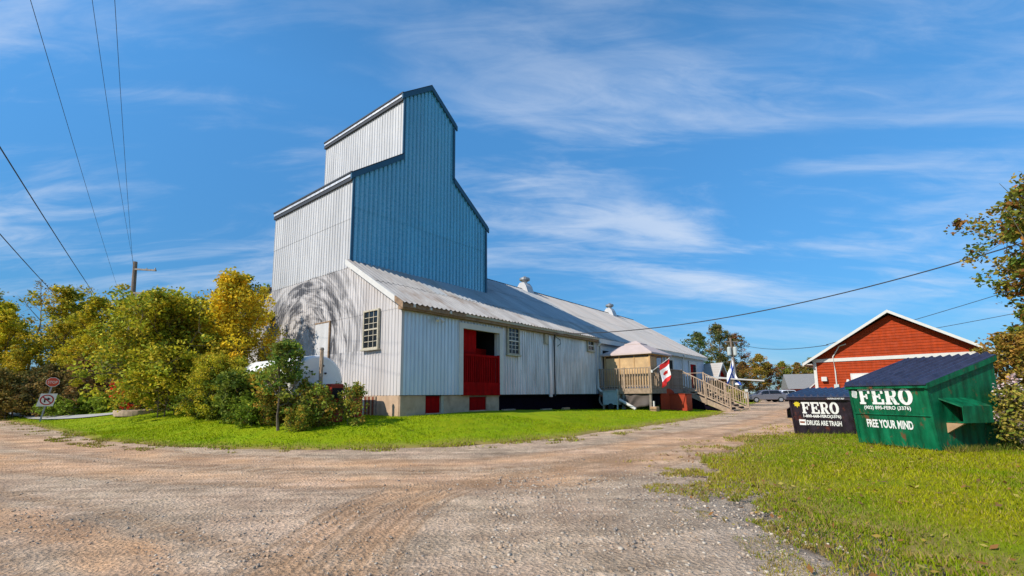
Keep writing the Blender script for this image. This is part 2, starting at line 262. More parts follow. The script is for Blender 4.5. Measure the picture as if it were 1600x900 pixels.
# ------------------------------------------------------------------ terrain
BX,BY,ANG=-4.26,17.84,.895; CA,SA=math.cos(ANG),math.sin(ANG)
def BW(x,y): return (BX+x*CA-y*SA, BY+x*SA+y*CA)
S=lambda t:(lambda c:c*c*(3-2*c))(np.clip(t,0,1))
F=np.array([(-75,62),(-48,41),(-30.6,28.2),(-22.1,22.07),(-15.4,17.03),(-12.2,15.1),(-9.4,13.96),(-6.2,13.18),(-4.27,13.18),(-1.52,13.84),(1.0,15.3),(3.5,17.6),(7.2,21.4),(10.6,25.3),(15.6,33),(21,42.6),(27,52),(40,75)])
G=np.array([(3.0,-6),(2.8,2),(2.77,4.07),(2.69,4.6),(2.72,5.4),(2.74,6.54),(3.06,8.75),(4.16,11.2),(6.56,14.0),(10.25,17.8),(14.5,22.2),(19,29),(26,41),(40,50),(80,60)])
def smooth_line(P,n):
    """Catmull-Rom resample"""
    out=[]; Q=np.vstack([2*P[0]-P[1],P,2*P[-1]-P[-2]])
    for i in range(1,len(Q)-2):
        t=np.linspace(0,1,n,endpoint=False)[:,None]; a,b,c,d=Q[i-1:i+3]
        out.append(.5*((2*b)+(c-a)*t+(2*a-5*b+4*c-d)*t**2+(3*b-a-3*c+d)*t**3))
    return np.vstack(out+[P[-1:]])
def sdist(x,y,Lq):
    """signed distance to a polyline, positive on its left"""
    x=np.asarray(x,float); y=np.asarray(y,float); best=np.full(x.shape,1e9); sg=np.zeros(x.shape)
    for a,b in zip(Lq[:-1],Lq[1:]):
        d=b-a; t=np.clip(((x-a[0])*d[0]+(y-a[1])*d[1])/(d@d),0,1); dd=np.hypot(a[0]+t*d[0]-x,a[1]+t*d[1]-y); s=d[0]*(y-a[1])-d[1]*(x-a[0])
        m=dd<best; best=np.where(m,dd,best); sg=np.where(m,s,sg)
    return best*np.sign(sg)
def terrain(x,y):
    x=np.asarray(x,float); y=np.asarray(y,float); z=.35*S((y-8)/26)
    di=sdist(x,y,F); xp=(x-BX)*CA+(y-BY)*SA
    z=z+np.where(di>0,.6*S(di/4.5)*(1-.65*S((xp-3)/14)),0)
    dr=-sdist(x,y,G); z=z+np.where((dr>0)&(x>2),.15*S(dr/3),0)
    return z
def tz(x,y): return float(terrain(np.array([x]),np.array([y]))[0])
TR=[np.array(p) for p in ([(22,36),(16.3,28.1),(10.9,21.3),(5.1,15.3),(1.5,11.9),(-.6,10.6),(-2.8,10.5),(-6,11.1),(-10.4,12.9),(-16.3,16.1),(-26,22)],
   [(6,14.6),(3.3,12.4),(.8,10),(-.7,8.5),(-1.7,7.6),(-2.1,6.4),(-2.1,5),(-2,3)],[(3,11.4),(.6,9.2),(-.9,7.9),(-1.4,6.4),(-1.45,5),(-1.3,3)],
   [(14,22.5),(6,14),(1.2,9.1),(-.5,8.8),(-2.8,8.7),(-5.5,9.2),(-9.9,10.6),(-14,12.5)],[(-.5,2.5),(-5,5.5),(-11,8.5),(-20,15)])]
def grid(xs,ys): 
    X,Y=np.meshgrid(xs,ys); n,m=X.shape; i=np.arange(n*m).reshape(n,m)
    return X.ravel(),Y.ravel(),np.stack([i[:-1,:-1],i[:-1,1:],i[1:,1:],i[1:,:-1]],-1).reshape(-1,4)
# far ground sheet
u=np.linspace(-1,1,121); gx=1500*np.sinh(5*u)/math.sinh(5); X,Y,f=grid(gx,gx+30)
Z=-.25+.2*S((np.hypot(X,Y)-90)/60)
M['field']=mat('field_grass',(.10,.125,.03),.95,var=.25,scale=.4,c2=(.17,.14,.06),c2pos=(.45,.7))
tag(np_mesh('ground',np.stack([X,Y,Z],1),f,'field',smooth=True),kind='structure')
# gravel road
u=np.linspace(-1,1,640); gx=75*np.sinh(3.4*u)/math.sinh(3.4); v=np.linspace(0,1,560); gy=-8+128*(np.exp(3.3*v)-1)/(math.exp(3.3)-1)
X,Y,f=grid(gx,gy); Z=terrain(X,Y)
inside=np.maximum(np.clip(sdist(X,Y,F),0,1),np.clip(-sdist(X,Y,G),0,1)*(X>2)); Z=Z-.06*np.clip(inside*2,0,1)
Z+=(fbm(X*.5,Y*.5,3)-.5)*.06+(fbm(X*3.1,Y*3.1,5,3)-.5)*.022+(fbm(X*9,Y*9,9,2)-.5)*.012
dirt=np.zeros_like(X); track=np.zeros_like(X)
near=(Y<40)&(np.abs(X)<45)
for k,t in enumerate(TR):
    sd_=np.full(X.shape,50.); sd_[near]=sdist(X[near],Y[near],smooth_line(t,4)); d=np.abs(sd_)+(fbm(X*1.1,Y*1.1,20+k)-.5)*.7; wv=.8 if k in(0,3) else .30
    dirt=np.maximum(dirt,np.clip(1.25-np.abs(d)/wv,0,1)); Z-=.014*np.clip(1-np.abs(d)/.22,0,1)
    wob=(fbm(X*.8,Y*.8,90+k)-.5)*.12; pat=.45+.8*fbm(X*1.3,Y*1.3,95+k)
    for q in ((-.32,-.16,0,.16,.32) if k in (1,2) else (-.75,-.62,.62,.75)):
        ln=np.clip(1-np.abs(sd_-q+wob)/.075,0,1); track=np.maximum(track,ln*pat); Z-=.012*ln
dirt=np.clip(dirt*(.35+1.1*fbm(X*.9,Y*.9,31))+.55*S((fbm(X*.16,Y*.3,77)-.45)/.25)*S((Y-6)/6),0,1)
side=S((X-.8)/2.2)*S((9.5-Y)/3)   # coarse grey gravel beside the grass verge
ro=np_mesh('gravel_road',np.stack([X,Y,Z],1),f,'field',smooth=True,tint=np.stack([dirt,side,np.clip(track,0,1)],1)); tag(ro,kind='structure')
def gravel_mat():
    m=bpy.data.materials.new('gravel'); m.use_nodes=True; t=m.node_tree; l=t.links.new; b=t.nodes['Principled BSDF']; b.inputs['Roughness'].default_value=.95; b.inputs['Specular IOR Level'].default_value=.15
    tc=t.nodes.new('ShaderNodeTexCoord'); a=t.nodes.new('ShaderNodeAttribute'); a.attribute_name='tint'; s=t.nodes.new('ShaderNodeSeparateColor'); l(a.outputs['Color'],s.inputs[0])
    def noise(sc,d=6,r=.6,vec=None):
        n=t.nodes.new('ShaderNodeTexNoise'); l(vec or tc.outputs['Object'],n.inputs['Vector']); n.inputs['Scale'].default_value=sc; n.inputs['Detail'].default_value=d; n.inputs['Roughness'].default_value=r; return n.outputs[0]
    def ramp(x,a0,a1,c0,c1):
        r=t.nodes.new('ShaderNodeValToRGB'); l(x,r.inputs[0]); e=r.color_ramp.elements; e[0].position=a0; e[1].position=a1; e[0].color=(*c0,1); e[1].color=(*c1,1); return r.outputs[0]
    def mix(f,c0,c1,bt='MIX'):
        x=t.nodes.new('ShaderNodeMixRGB'); x.blend_type=bt
        if isinstance(f,float): x.inputs[0].default_value=f
        else: l(f,x.inputs[0])
        l(c0,x.inputs[1]); l(c1,x.inputs[2]); return x.outputs[0]
    grey=ramp(noise(2.2),.3,.7,(.39,.30,.21),(.62,.49,.365))
    tanr=ramp(noise(1.5),.3,.72,(.55,.325,.175),(.72,.48,.30))
    c=mix(s.outputs[0],grey,tanr)
    patch=ramp(noise(.45,5),.42,.62,(.0,.0,.0),(1,1,1)); pinkish=ramp(noise(3),.3,.7,(.50,.34,.24),(.68,.49,.36))
    c=mix(patch,c,mix(.55,c,pinkish))
    cool=ramp(noise(3),.3,.7,(.27,.225,.18),(.44,.37,.295)); c=mix(s.outputs[1],c,cool)
    mps=t.nodes.new('ShaderNodeMapping'); l(tc.outputs['Object'],mps.inputs[0]); mps.inputs['Rotation'].default_value=(0,0,R(-12)); mps.inputs['Scale'].default_value=(.18,1.6,1)
    strk=ramp(noise(1.6,7,.6,mps.outputs[0]),.36,.66,(.68,.65,.62),(1.16,1.13,1.10)); c=mix(.85,c,strk,'MULTIPLY')
    damp=ramp(noise(.7,6,.6),.36,.56,(.72,.68,.65),(1.14,1.11,1.08)); c=mix(.8,c,damp,'MULTIPLY')
    dk=t.nodes.new('ShaderNodeRGB'); dk.outputs[0].default_value=(.33,.20,.11,1); tf=t.nodes.new('ShaderNodeMath'); tf.operation='MULTIPLY'; l(s.outputs[2],tf.inputs[0]); tf.inputs[1].default_value=.9; c=mix(tf.outputs[0],c,dk.outputs[0])
    vo=t.nodes.new('ShaderNodeTexVoronoi'); l(tc.outputs['Object'],vo.inputs['Vector']); vo.inputs['Scale'].default_value=22; vo.inputs['Randomness'].default_value=1
    sp=ramp(vo.outputs['Color'],.1,.9,(.72,.72,.72),(1.25,1.24,1.22)); inv=t.nodes.new('ShaderNodeMath'); inv.operation='MULTIPLY_ADD'; l(s.outputs[0],inv.inputs[0]); inv.inputs[1].default_value=-.6; inv.inputs[2].default_value=.8; c=mix(inv.outputs[0],c,sp,'MULTIPLY')
    fine=ramp(noise(60,3,.7),.3,.7,(.62,.62,.62),(1.3,1.3,1.3)); c=mix(.85,c,fine,'MULTIPLY')
    l(c,b.inputs['Base Color'])
    add=t.nodes.new('ShaderNodeMath'); add.operation='ADD'; l(noise(45,4,.7),add.inputs[0]); l(vo.outputs['Distance'],add.inputs[1])
    bp=t.nodes.new('ShaderNodeBump'); bp.inputs['Strength'].default_value=.85; bp.inputs['Distance'].default_value=.03; l(add.outputs[0],bp.inputs['Height']); l(bp.outputs[0],b.inputs['Normal']); return m
ro.data.materials[0]=gravel_mat()
# lawns
def lawn_sheet(name,edge,dirv,tmax,seed,m,n=10,rows=70,inset=0):
    E=smooth_line(edge,n); t=tmax*(np.exp(3*np.linspace(0,1,rows))-1)/(math.exp(3)-1)
    wob=(fbm(np.arange(len(E))*.35,np.zeros(len(E)),seed)-.5)*.8+inset
    d=np.array(dirv)/np.hypot(*dirv); P=E[None]+d*(t[:,None,None]+wob[None,:,None]*np.exp(-t/4.)[:,None,None])
    X=P[...,0].ravel(); Y=P[...,1].ravel(); nn,mm=P.shape[:2]; i=np.arange(nn*mm).reshape(nn,mm); f=np.stack([i[:-1,:-1],i[:-1,1:],i[1:,1:],i[1:,:-1]],-1).reshape(-1,4)
    Z=terrain(X,Y)+.012+(fbm(X*.7,Y*.7,seed)-.5)*.05*np.repeat(S(t/1.5),mm)-.05*np.repeat(t==0,mm)
    ed=np.repeat(np.clip(1-t/1.0,0,1),mm); return tag(np_mesh(name,np.stack([X,Y,Z],1),f,m,smooth=True,tint=np.stack([ed,ed,ed],1)),kind='structure')
def lawnmat(name,c1,c2,dry):
    m=mat(name,c1,.95,var=.22,scale=2.5,c2=c2,c2pos=(.42,.68),bump=.8,bscale=60,spec=.1); t=m.node_tree; l=t.links.new; b=t.nodes['Principled BSDF']; src=b.inputs['Base Color'].links[0].from_socket
    a=t.nodes.new('ShaderNodeAttribute'); a.attribute_name='tint'; mx=t.nodes.new('ShaderNodeMixRGB'); l(a.outputs['Fac'],mx.inputs[0]); l(src,mx.inputs[1]); mx.inputs[2].default_value=(*dry,1); l(mx.outputs[0],b.inputs['Base Color']); return m
lawn_sheet('lawn',F,(-.35,.94),70,11,lawnmat('barn_lawn',(.19,.27,.004),(.26,.29,.005),(.26,.19,.06)),inset=.25)
lawn_sheet('lawn',G,(1,-.18),60,12,lawnmat('verge_lawn',(.16,.20,.006),(.24,.23,.012),(.24,.17,.07)),inset=1.0)
# asphalt path behind the sign
pl=smooth_line(np.array([(-60,50.5),(-45,40),(-31,30.2),(-27.0,27.2),(-22.2,25.0),(-18,24.6)]),8); v=[];f=[]
for i,p in enumerate(pl):
    for s in (-.45,.45):
        q=p+np.array((.55,.83))*s; v.append((q[0],q[1],tz(*q)+.07))
for i in range(len(pl)-1): f.append((2*i,2*i+2,2*i+3,2*i+1))
tag(np_mesh('path',v,f,'pathm'),kind='structure')

# ------------------------------------------------------------------ the barn with its grain tower
barn=thing('grain_elevator','long grey metal barn with a tall white and blue stepped tower','barn',(BX,BY,0),ANG)
ZS,ZE,ZF,OE=1.53,4.93,5.08,.27; D1,D2,YR,ZR=3.76,11.31,7.535,9.76; TX=8.99; WID=15.07; XL=38.0; XS=15.3
SL=(ZR-ZF)/(YR+OE); roofz=lambda y: ZF+SL*(min(y,2*YR-y)+OE)
ZK,C1,C2,ZC,ZP,ZB=11.7,2.73,6.26,17.1,18.45,13.7
def ribs(u0,u1,pitch,depth,brk=(),start=0.0,shape='rib'):
    """points (u, out) of a ribbed sheet between u0 and u1"""
    pts=[]; k=math.floor((u0-start)/pitch)-1
    while start+k*pitch<u1+pitch:
        b=start+k*pitch
        pr=[(0,0),(.10,0),(.18,1),(.24,1),(.56,0)] if shape=='rib' else [(0,0),(.2,.1),(.45,1),(.6,1),(.85,.1),(1,0)][:5]
        pts+=[(b+a*pitch,d*depth) for a,d in pr]; k+=1
    xs=[p[0] for p in pts]; ds=[p[1] for p in pts]; us=sorted(set([u0,u1]+[x for x in xs if u0<x<u1]+[x for x in brk if u0<x<u1]))
    return [(x,float(np.interp(x,xs,ds))) for x in us]
def sheet(name,plane,off,u0,u1,zb,zt,m,pitch=.25,depth=.03,brk=(),shape='rib',parent=None,sgn=-1):
    """ribbed wall sheet: plane 'f' lies at y=off facing -y, plane 'g' at x=off facing -x"""
    zb=zb if callable(zb) else (lambda a,b=zb:b); zt=zt if callable(zt) else (lambda a,b=zt:b)
    v=[];f=[]
    for u,d in ribs(u0,u1,pitch,depth,brk,shape=shape):
        for z in (zb(u),zt(u)): v.append((u,off+sgn*d,z) if plane=='f' else (off+sgn*d,u,z))
    for i in range(len(v)//2-1): f.append((2*i,2*i+2,2*i+3,2*i+1))
    me=bpy.data.meshes.new(name); me.from_pydata(v,[],f); me.materials.append(M[m]); return link(name,me,parent or barn)
def wall(plane,off,u0,u1,zb,zt,m,wd,**k):
    n=max(1,round((u1-u0)/wd)); e=np.linspace(u0,u1,n+1)
    for i in range(n): sheet('siding_sheet',plane,off-(.004 if i%2 else 0),e[i],e[i+1]+.02,zb,zt,m,**k)
# structural cores behind the sheets (solid volumes so nothing is paper thin)
c=MB(); c.prism([(.06,ZS-.05),(WID-.05,ZS-.05),(WID-.05,roofz(0)-.25),(YR,ZR-.3),(.06,roofz(0)-.25)],.06,3.2,0); c.build('wall_core','dark',barn)
c=MB(); c.prism([(3.0,ZS-.05),(WID-.05,ZS-.05),(WID-.05,roofz(0)-.25),(YR,ZR-.3),(3.0,roofz(3.0)-.3)],3.2,5.9,0); c.b2((3.2,.06,4.56),(5.9,3,4.8)); c.build('wall_core','dark',barn)
c=MB(); c.prism([(.06,ZS-.05),(WID-.05,ZS-.05),(WID-.05,roofz(0)-.25),(YR,ZR-.3),(.06,roofz(0)-.25)],5.9,XL-.05,0); c.build('wall_core','dark',barn)
# gable end: two tiers of old sheets, white tower sheets above
def gtop(y): return min(roofz(y)-.06, 7.28 if D1<=y<=D2 else 99)
wall('g',0,0,WID,ZS,4.97,'gable',.94,pitch=.2,depth=.022)
wall('g',-.012,0,WID,4.93,gtop,'gable',.94,pitch=.2,depth=.022,brk=(D1,D1+.001,D2,D2+.001,YR))
wall('g',-.02,D1,D2,7.22,9.55,'white_metal',.94,pitch=.23,depth=.028)
wall('g',-.03,D1,D2,9.5,ZK,'white_metal',.94,pitch=.23,depth=.028)
wall('g',C1-.02,D1,D2,12.6,ZC,'white_metal',.94,pitch=.23,depth=.028)
# blue tower front
def bt(x):
    x=min(x,TX-x)
    return ZK+(ZB-ZK)*x/C1 if x<C1 else ZC+(ZP-ZC)*(x-C1)/(TX/2-C1)
def bt0(x): return bt(x)-.02
wall('f',D1-.02,0,TX,lambda x:roofz(D1)-.12,10.1,'blue_metal',1.0,pitch=.25,depth=.056)
wall('f',D1-.03,0,TX,10.05,bt0,'blue_metal',1.0,pitch=.25,depth=.056,brk=(C1-.001,C1,C2,C2+.001,TX/2))
c=MB(); prof=[(0.03,5.5),(TX-.03,5.5),(TX-.03,ZK-.02),(C2,ZB-.02),(C2,ZC-.02),(TX/2,ZP-.04),(C1,ZC-.02),(C1,ZB-.02),(0.03,ZK-.02)]
v=[(x,D1,z) for x,z in prof]+[(x,D2,z) for x,z in prof]; n=len(prof); c.add(v,[tuple(range(n)),tuple(range(2*n-1,n-1,-1))]+[(i,i+n,(i+1)%n+n,(i+1)%n) for i in range(n)]); c.build('tower_core','white_metal',barn)
# tower roofs, fascias and trims
def slab(name,a,b,y0,y1,th,m):
    c=MB(); (xa,za),(xb,zb)=a,b; c.add([(xa,y0,za),(xb,y0,zb),(xb,y1,zb),(xa,y1,za),(xa,y0,za-th),(xb,y0,zb-th),(xb,y1,zb-th),(xa,y1,za-th)],[(0,1,2,3),(7,6,5,4),(0,4,5,1),(1,5,6,2),(2,6,7,3),(3,7,4,0)]); return c.build(name,m,barn)
s1=(ZB-ZK)/C1; s2=(ZP-ZC)/(TX/2-C1)
slab('tower_roof',(-.12,ZK-.12*s1+.08),(C1-.01,ZB+.08),D1-.12,D2+.05,.07,'dark_trim')
slab('tower_roof',(TX+.12,ZK-.12*s1+.08),(C2+.01,ZB+.08),D1-.12,D2+.05,.07,'dark_trim')
slab('tower_roof',(C1-.12,ZC-.12*s2+.08),(TX/2,ZP+.08),D1-.12,D2+.05,.07,'dark_trim')
slab('tower_roof',(C2+.12,ZC-.12*s2+.08),(TX/2,ZP+.08),D1-.12,D2+.05,.07,'dark_trim')
for x,z in ((-.13,ZK-.12*s1-.02),(C1-.13,ZC-.12*s2-.02)):
    MB().b2((x-.03,D1-.1,z-.13),(x,D2+.03,z+.01)).build('fascia','galv',barn); MB().b2((x-.07,D1-.12,z+.012),(x+.02,D2+.05,z+.085)).build('drip_edge','dark_trim',barn)
    MB().b2((x,D1-.02,z-.30),(x+.1,D2+.1,z-.135)).build('soffit','dark_trim',barn)
for a,b in (((-.2,ZK-.2*s1),(C1,ZB)),((C1-.2,ZC-.2*s2),(TX/2,ZP)),((TX+.2,ZK-.2*s1),(C2,ZB)),((C2+.2,ZC-.2*s2),(TX/2,ZP))):
    c=MB(); (xa,za),(xb,zb)=a,b; c.add([(xa,D1-.14,za+.02),(xb,D1-.14,zb+.02),(xb,D1-.14,zb-.26),(xa,D1-.14,za-.26),(xa,D1-.05,za+.02),(xb,D1-.05,zb+.02),(xb,D1-.05,zb-.26),(xa,D1-.05,za-.26)],[(0,1,2,3),(7,6,5,4),(0,4,5,1),(1,5,6,2),(2,6,7,3),(3,7,4,0)]); c.build('rake_trim','blue_trim',barn)
for x,z0,z1 in ((0,7.4,ZK-.3),(TX,7.4,ZK-.3),(C1,ZB-.05,ZC-.3),(C2,ZB-.05,ZC-.3)):
    s=1 if x>4 else -1; MB().b2((x-.07 if s<0 else x-.06,D1-.085,z0),(x+.06 if s<0 else x+.07,D1-.02,z1)).build('corner_trim','blue_trim',barn)
# long front wall
wall('f',0,.05,3.10,ZS,ZE-.1,'greyblue_metal',1.0,pitch=.2,depth=.042)
wall('f',0,3.08,5.96,4.62,ZE-.1,'greyblue_metal',1.0,pitch=.2,depth=.042)
wall('f',0,5.94,9.7,ZS,ZE-.1,'galv',.94,pitch=.2,depth=.042)
wall('f',-.006,9.7,XS,ZS,ZE-.1,'galv',.94,pitch=.17,depth=.036)
wall('f',.03,XS,XL,ZS,ZE-.1,'farblue',1.9,pitch=.3,depth=.012)
MB().b2((-.06,-.05,ZS),(.07,.05,ZE)).build('corner_trim','gable',barn)
# far end, back
MB().b2((XL-.05,0,ZS),(XL,WID,4.9)).build('end_wall','farblue',barn)
# roof sheets: corrugated, two tiers, front slope
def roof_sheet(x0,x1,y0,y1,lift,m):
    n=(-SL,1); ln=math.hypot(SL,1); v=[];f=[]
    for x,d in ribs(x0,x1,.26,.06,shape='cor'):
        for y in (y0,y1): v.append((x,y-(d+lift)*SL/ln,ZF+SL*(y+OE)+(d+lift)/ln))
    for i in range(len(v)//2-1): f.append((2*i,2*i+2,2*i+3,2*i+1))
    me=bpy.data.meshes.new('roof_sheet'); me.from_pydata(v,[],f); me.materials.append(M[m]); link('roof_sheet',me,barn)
SP=18.2
e=np.arange(-.2,SP,.82)
for i,x in enumerate(e):
    x1=min(x+.85,SP); jit=random.uniform(-.05,.05)
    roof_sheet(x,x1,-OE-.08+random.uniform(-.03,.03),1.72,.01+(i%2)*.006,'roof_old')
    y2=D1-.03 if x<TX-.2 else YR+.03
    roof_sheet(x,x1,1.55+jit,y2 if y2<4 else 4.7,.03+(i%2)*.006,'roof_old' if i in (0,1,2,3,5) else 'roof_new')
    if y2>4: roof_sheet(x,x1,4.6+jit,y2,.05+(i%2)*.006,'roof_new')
e=np.arange(SP,XL+.1,.98)
for i,x in enumerate(e):
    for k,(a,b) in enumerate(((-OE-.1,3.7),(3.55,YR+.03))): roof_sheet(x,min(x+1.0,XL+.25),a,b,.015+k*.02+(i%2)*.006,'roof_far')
c=MB(); zb=lambda y:ZF+SL*(y+OE)
def deckpiece(x0,x1,y0,y1):
    z=lambda y:ZF+SL*((y if y<=YR else 2*YR-y)+OE)
    c.add([(x0,y0,z(y0)),(x1,y0,z(y0)),(x1,y1,z(y1)),(x0,y1,z(y1)),(x0,y0,z(y0)-.08),(x1,y0,z(y0)-.08),(x1,y1,z(y1)-.08),(x0,y1,z(y1)-.08)],[(0,1,2,3),(7,6,5,4),(0,4,5,1),(1,5,6,2),(2,6,7,3),(3,7,4,0)])
deckpiece(-.2,TX,-OE,D1-.04); deckpiece(TX+.02,XL+.2,-OE,YR); deckpiece(-.2,TX,WID+OE,D2+.04); deckpiece(TX+.02,XL+.2,WID+OE,YR)
c.build('roof_deck','old_wood',barn)
MB().tube([(TX+.05,YR,ZR+.06),(XL+.3,YR,ZR+.06)],.09,6).build('ridge_cap','dark_trim',barn)
# eave: exposed wood soffit then cream fascia, white on the far half
MB().b2((-.2,-OE+.0,ZF-.26),(XL+.2,.0,ZF-.09)).build('soffit','old_wood',barn)
MB().b2((-.2,-OE-.06,ZF-.2),(3.2,-OE-.02,ZF-.04)).build('fascia','old_wood',barn)
MB().b2((3.2,-OE-.06,ZF-.14),(XS,-OE-.02,ZF-.03)).build('fascia','cream',barn)
MB().b2((XS,-OE-.08,ZF-.33),(XL+.22,-OE-.02,ZF-.03)).build('fascia','white_paint',barn)
for x in (.25,1.1,2.2): MB().b2((x,-OE-.12,ZF-.16),(x+.09,-OE-.06,ZF-.05)).build('rafter_end','white_paint',barn)
def rake(x,y0,y1,w,m,nm='rake_board'):
    c=MB(); z=lambda y:ZF+SL*(y+OE)+.05
    c.add([(x,y0,z(y0)),(x,y1,z(y1)),(x,y1,z(y1)-w),(x,y0,z(y0)-w),(x+.06,y0,z(y0)),(x+.06,y1,z(y1)),(x+.06,y1,z(y1)-w),(x+.06,y0,z(y0)-w)],[(0,1,2,3),(7,6,5,4),(0,4,5,1),(1,5,6,2),(2,6,7,3),(3,7,4,0)]); c.build(nm,m,barn)
rake(-.27,.15,D1+.0,.26,'white_paint'); rake(-.28,-OE-.1,.15,.24,'old_wood','eave_return'); rake(XL+.2,-OE-.1,YR,.28,'white_paint')
# foundation: concrete piers, red hatches, black sheeting
zg=lambda x:tz(*BW(x,-.1))-.25
MB().b2((.0,.1,.3),(.3,WID,ZS)).build('foundation_wall','concrete',barn)
for a,b in ((0.02,1.30),(2.28,3.82),(4.96,5.85)): MB().b2((a,.05,.3),(b,.4,ZS)).build('foundation_pier','concrete',barn,bevel=.02)
MB().b2((1.30,.16,.3),(2.14,.22,ZS-.02)).build('hatch','red_paint',barn); MB().b2((2.14,.06,.6),(2.28,.2,ZS-.02)).build('hatch_post','cream',barn)
MB().b2((3.82,.12,.3),(4.96,.18,ZS-.02)).build('hatch','red_paint',barn)
for a,b in ((1.3,2.2),(3.82,4.96)): MB().b2((a,.03,tz(*BW(a,0))-.05),(b,.16,tz(*BW(a,0))+.07)).build('hatch_sill','concrete',barn)
MB().b2((5.85,.3,.2),(XL,.36,ZS)).build('skirting','black_sheet',barn)
for x,wd in ((6.0,.9),(9.2,.9),(11.3,.62)):
    z=tz(*BW(x,-.1)); tag(MB().b2((0,0,0),(wd,.18,.14 if wd<.7 else .07)).build('wood_block','block' if wd<.7 else 'wood',None,(*BW(x,-.12),z),ANG,bevel=.01),{6.0:'flat weathered plank on the lawn beside the red hatch',9.2:'flat plank by the black skirting below the pilaster',11.3:'squat orange-brown wood block at the foot of the black skirting'}[x],'wood block','timber along the barn foot')
# base door in the gable foundation
b=barn
MB().b2((-.03,1.49,.55),(.02,2.27,ZS-.03)).build('cellar_door','wood_grey',b)
for k in range(6): MB().b2((-.05,1.51+k*.128,.6),(-.031,1.51+k*.128+.11,ZS-.05)).build('plank','rust' if k%2 else 'wood',b)
MB().b2((-.06,2.27,.55),(.03,2.45,ZS-.02)).build('door_post','white_paint',b)
# big red doorway
XD1,XD2,ZD=3.18,5.86,4.53
for a,c_ in (((XD1-.14,-.09,ZS),(XD1+.1,.05,ZD-.08)),((XD2-.1,-.09,ZS),(XD2+.14,.05,ZD-.08)),((XD1-.14,-.092,ZD-.08),(XD2+.14,.05,ZD+.16))): MB().b2(a,c_).build('door_frame','white_paint',b)
MB().b2((XD2-.12,.05,ZS),(XD2-.09,.24,ZD-.08)).build('door_jamb','white_paint',b)
MB().b2((XD1+.1,.22,ZS),(4.42,.28,ZD-.05)).build('sliding_door','red_paint',b)
MB().b2((4.42,.9,ZS),(XD2,1.0,3.75)).build('inner_partition','red_paint',b)
MB().b2((5.25,.95,ZS),(5.3,1.0,3.7)).build('inner_post','cream',b)
MB().b2((3.2,.06,ZS-.1),(5.9,3.0,ZS+.01)).build('barn_floor','wood_grey',b)
gate=MB().b2((XD1+.1,-.07,ZS-.03),(XD2-.02,.04,ZS+.55)).build('gate_panel','red_paint',b)
for k in range(4): MB().b2((XD1+.1,-.085,ZS+.0+k*.14),(XD2-.02,-.07,ZS+.125+k*.14)).build('board','red_paint',gate)
MB().b2((XD1+.1,-.08,3.24),(XD2-.16,.04,3.34)).build('gate_rail','red_paint',b)
for k in range(20): 
    x=XD1+.13+k*.122; MB().b2((x,-.06,ZS+.55),(x+.055,-.02,3.24)).build('baluster','red_paint',b)
MB().b2((XD2-.2,-.085,ZS+.5),(XD2-.11,.04,3.38)).build('gate_post','red_paint',b)
# windows
def window(plane,off,u0,u1,z0,z1,nx,nz,fr,fm='cream'):
    P=(lambda u,d,z:(u,off-d,z)) if plane=='f' else (lambda u,d,z:(off-d,u,z))
    wdw=MB().b2(P(u0,.03,z0),P(u1,.04,z1)).build('window','glass',b)
    fr_=.065
    c=MB()
    for a,e in (((u0-fr_,.0,z0-fr_),(u0,.10,z1+fr_)),((u1,.0,z0-fr_),(u1+fr_,.10,z1+fr_)),((u0,.0,z1),(u1,.098,z1+fr_)),((u0,.0,z0-fr_),(u1,.098,z0))): c.b2(P(*a),P(*e))
    c.build('frame',fm,wdw); MB().b2(P(u0-.13,.0,z0-fr_-.06),P(u1+.13,.15,z0-fr_)).build('sill',fm,wdw)
    c=MB()
    for i in range(1,nx): x=u0+(u1-u0)*i/nx; c.b2(P(x-.012,.042,z0),P(x+.012,.065,z1))
    for i in range(1,nz): z=z0+(z1-z0)*i/nz; t=.03 if i*2==nz else .012; c.b2(P(u0,.041,z-t),P(u1,.066 if t<.03 else .08,z+t))
    c.build('muntins','white_paint' if plane=='f' else 'cream',wdw)
window('f',-.03,6.42,7.22,3.55,4.80,3,6,.09); window('f',-.03,14.28,14.95,4.27,4.80,2,2,.09); window('g',-.03,1.44,2.38,3.48,4.98,3,6,.09)
MB().b2((-.07,5.2,3.2),(-.035,6.4,4.88)).build('loft_panel','white_metal',b); MB().b2((-.09,5.12,3.1),(-.03,5.2,4.95)).build('loft_panel_edge','old_wood',b); MB().b2((-.085,5.2,4.88),(-.03,6.45,4.94)).build('loft_panel_edge','old_wood',b)
# far openings
for x0,x1,zt,m in ((16.2,18.4,4.35,'dark'),(27.5,29.0,4.35,'dark'),(33.6,35.3,4.25,'red_paint')):
    d=MB().b2((x0,-.015,1.9),(x1,.02,zt)).build('doorway',m,b)
    c=MB(); c.b2((x0-.28,-.07,1.9),(x0,.02,zt+.28)); c.b2((x1,-.07,1.9),(x1+.28,.02,zt+.28)); c.b2((x0,-.068,zt),(x1,.02,zt+.28)); c.build('door_frame','white_paint',d)
    if m=='red_paint': MB().b2((x0+.9,-.022,1.9),(x1-.05,-.016,zt-.1)).build('door_gap','dark',d)
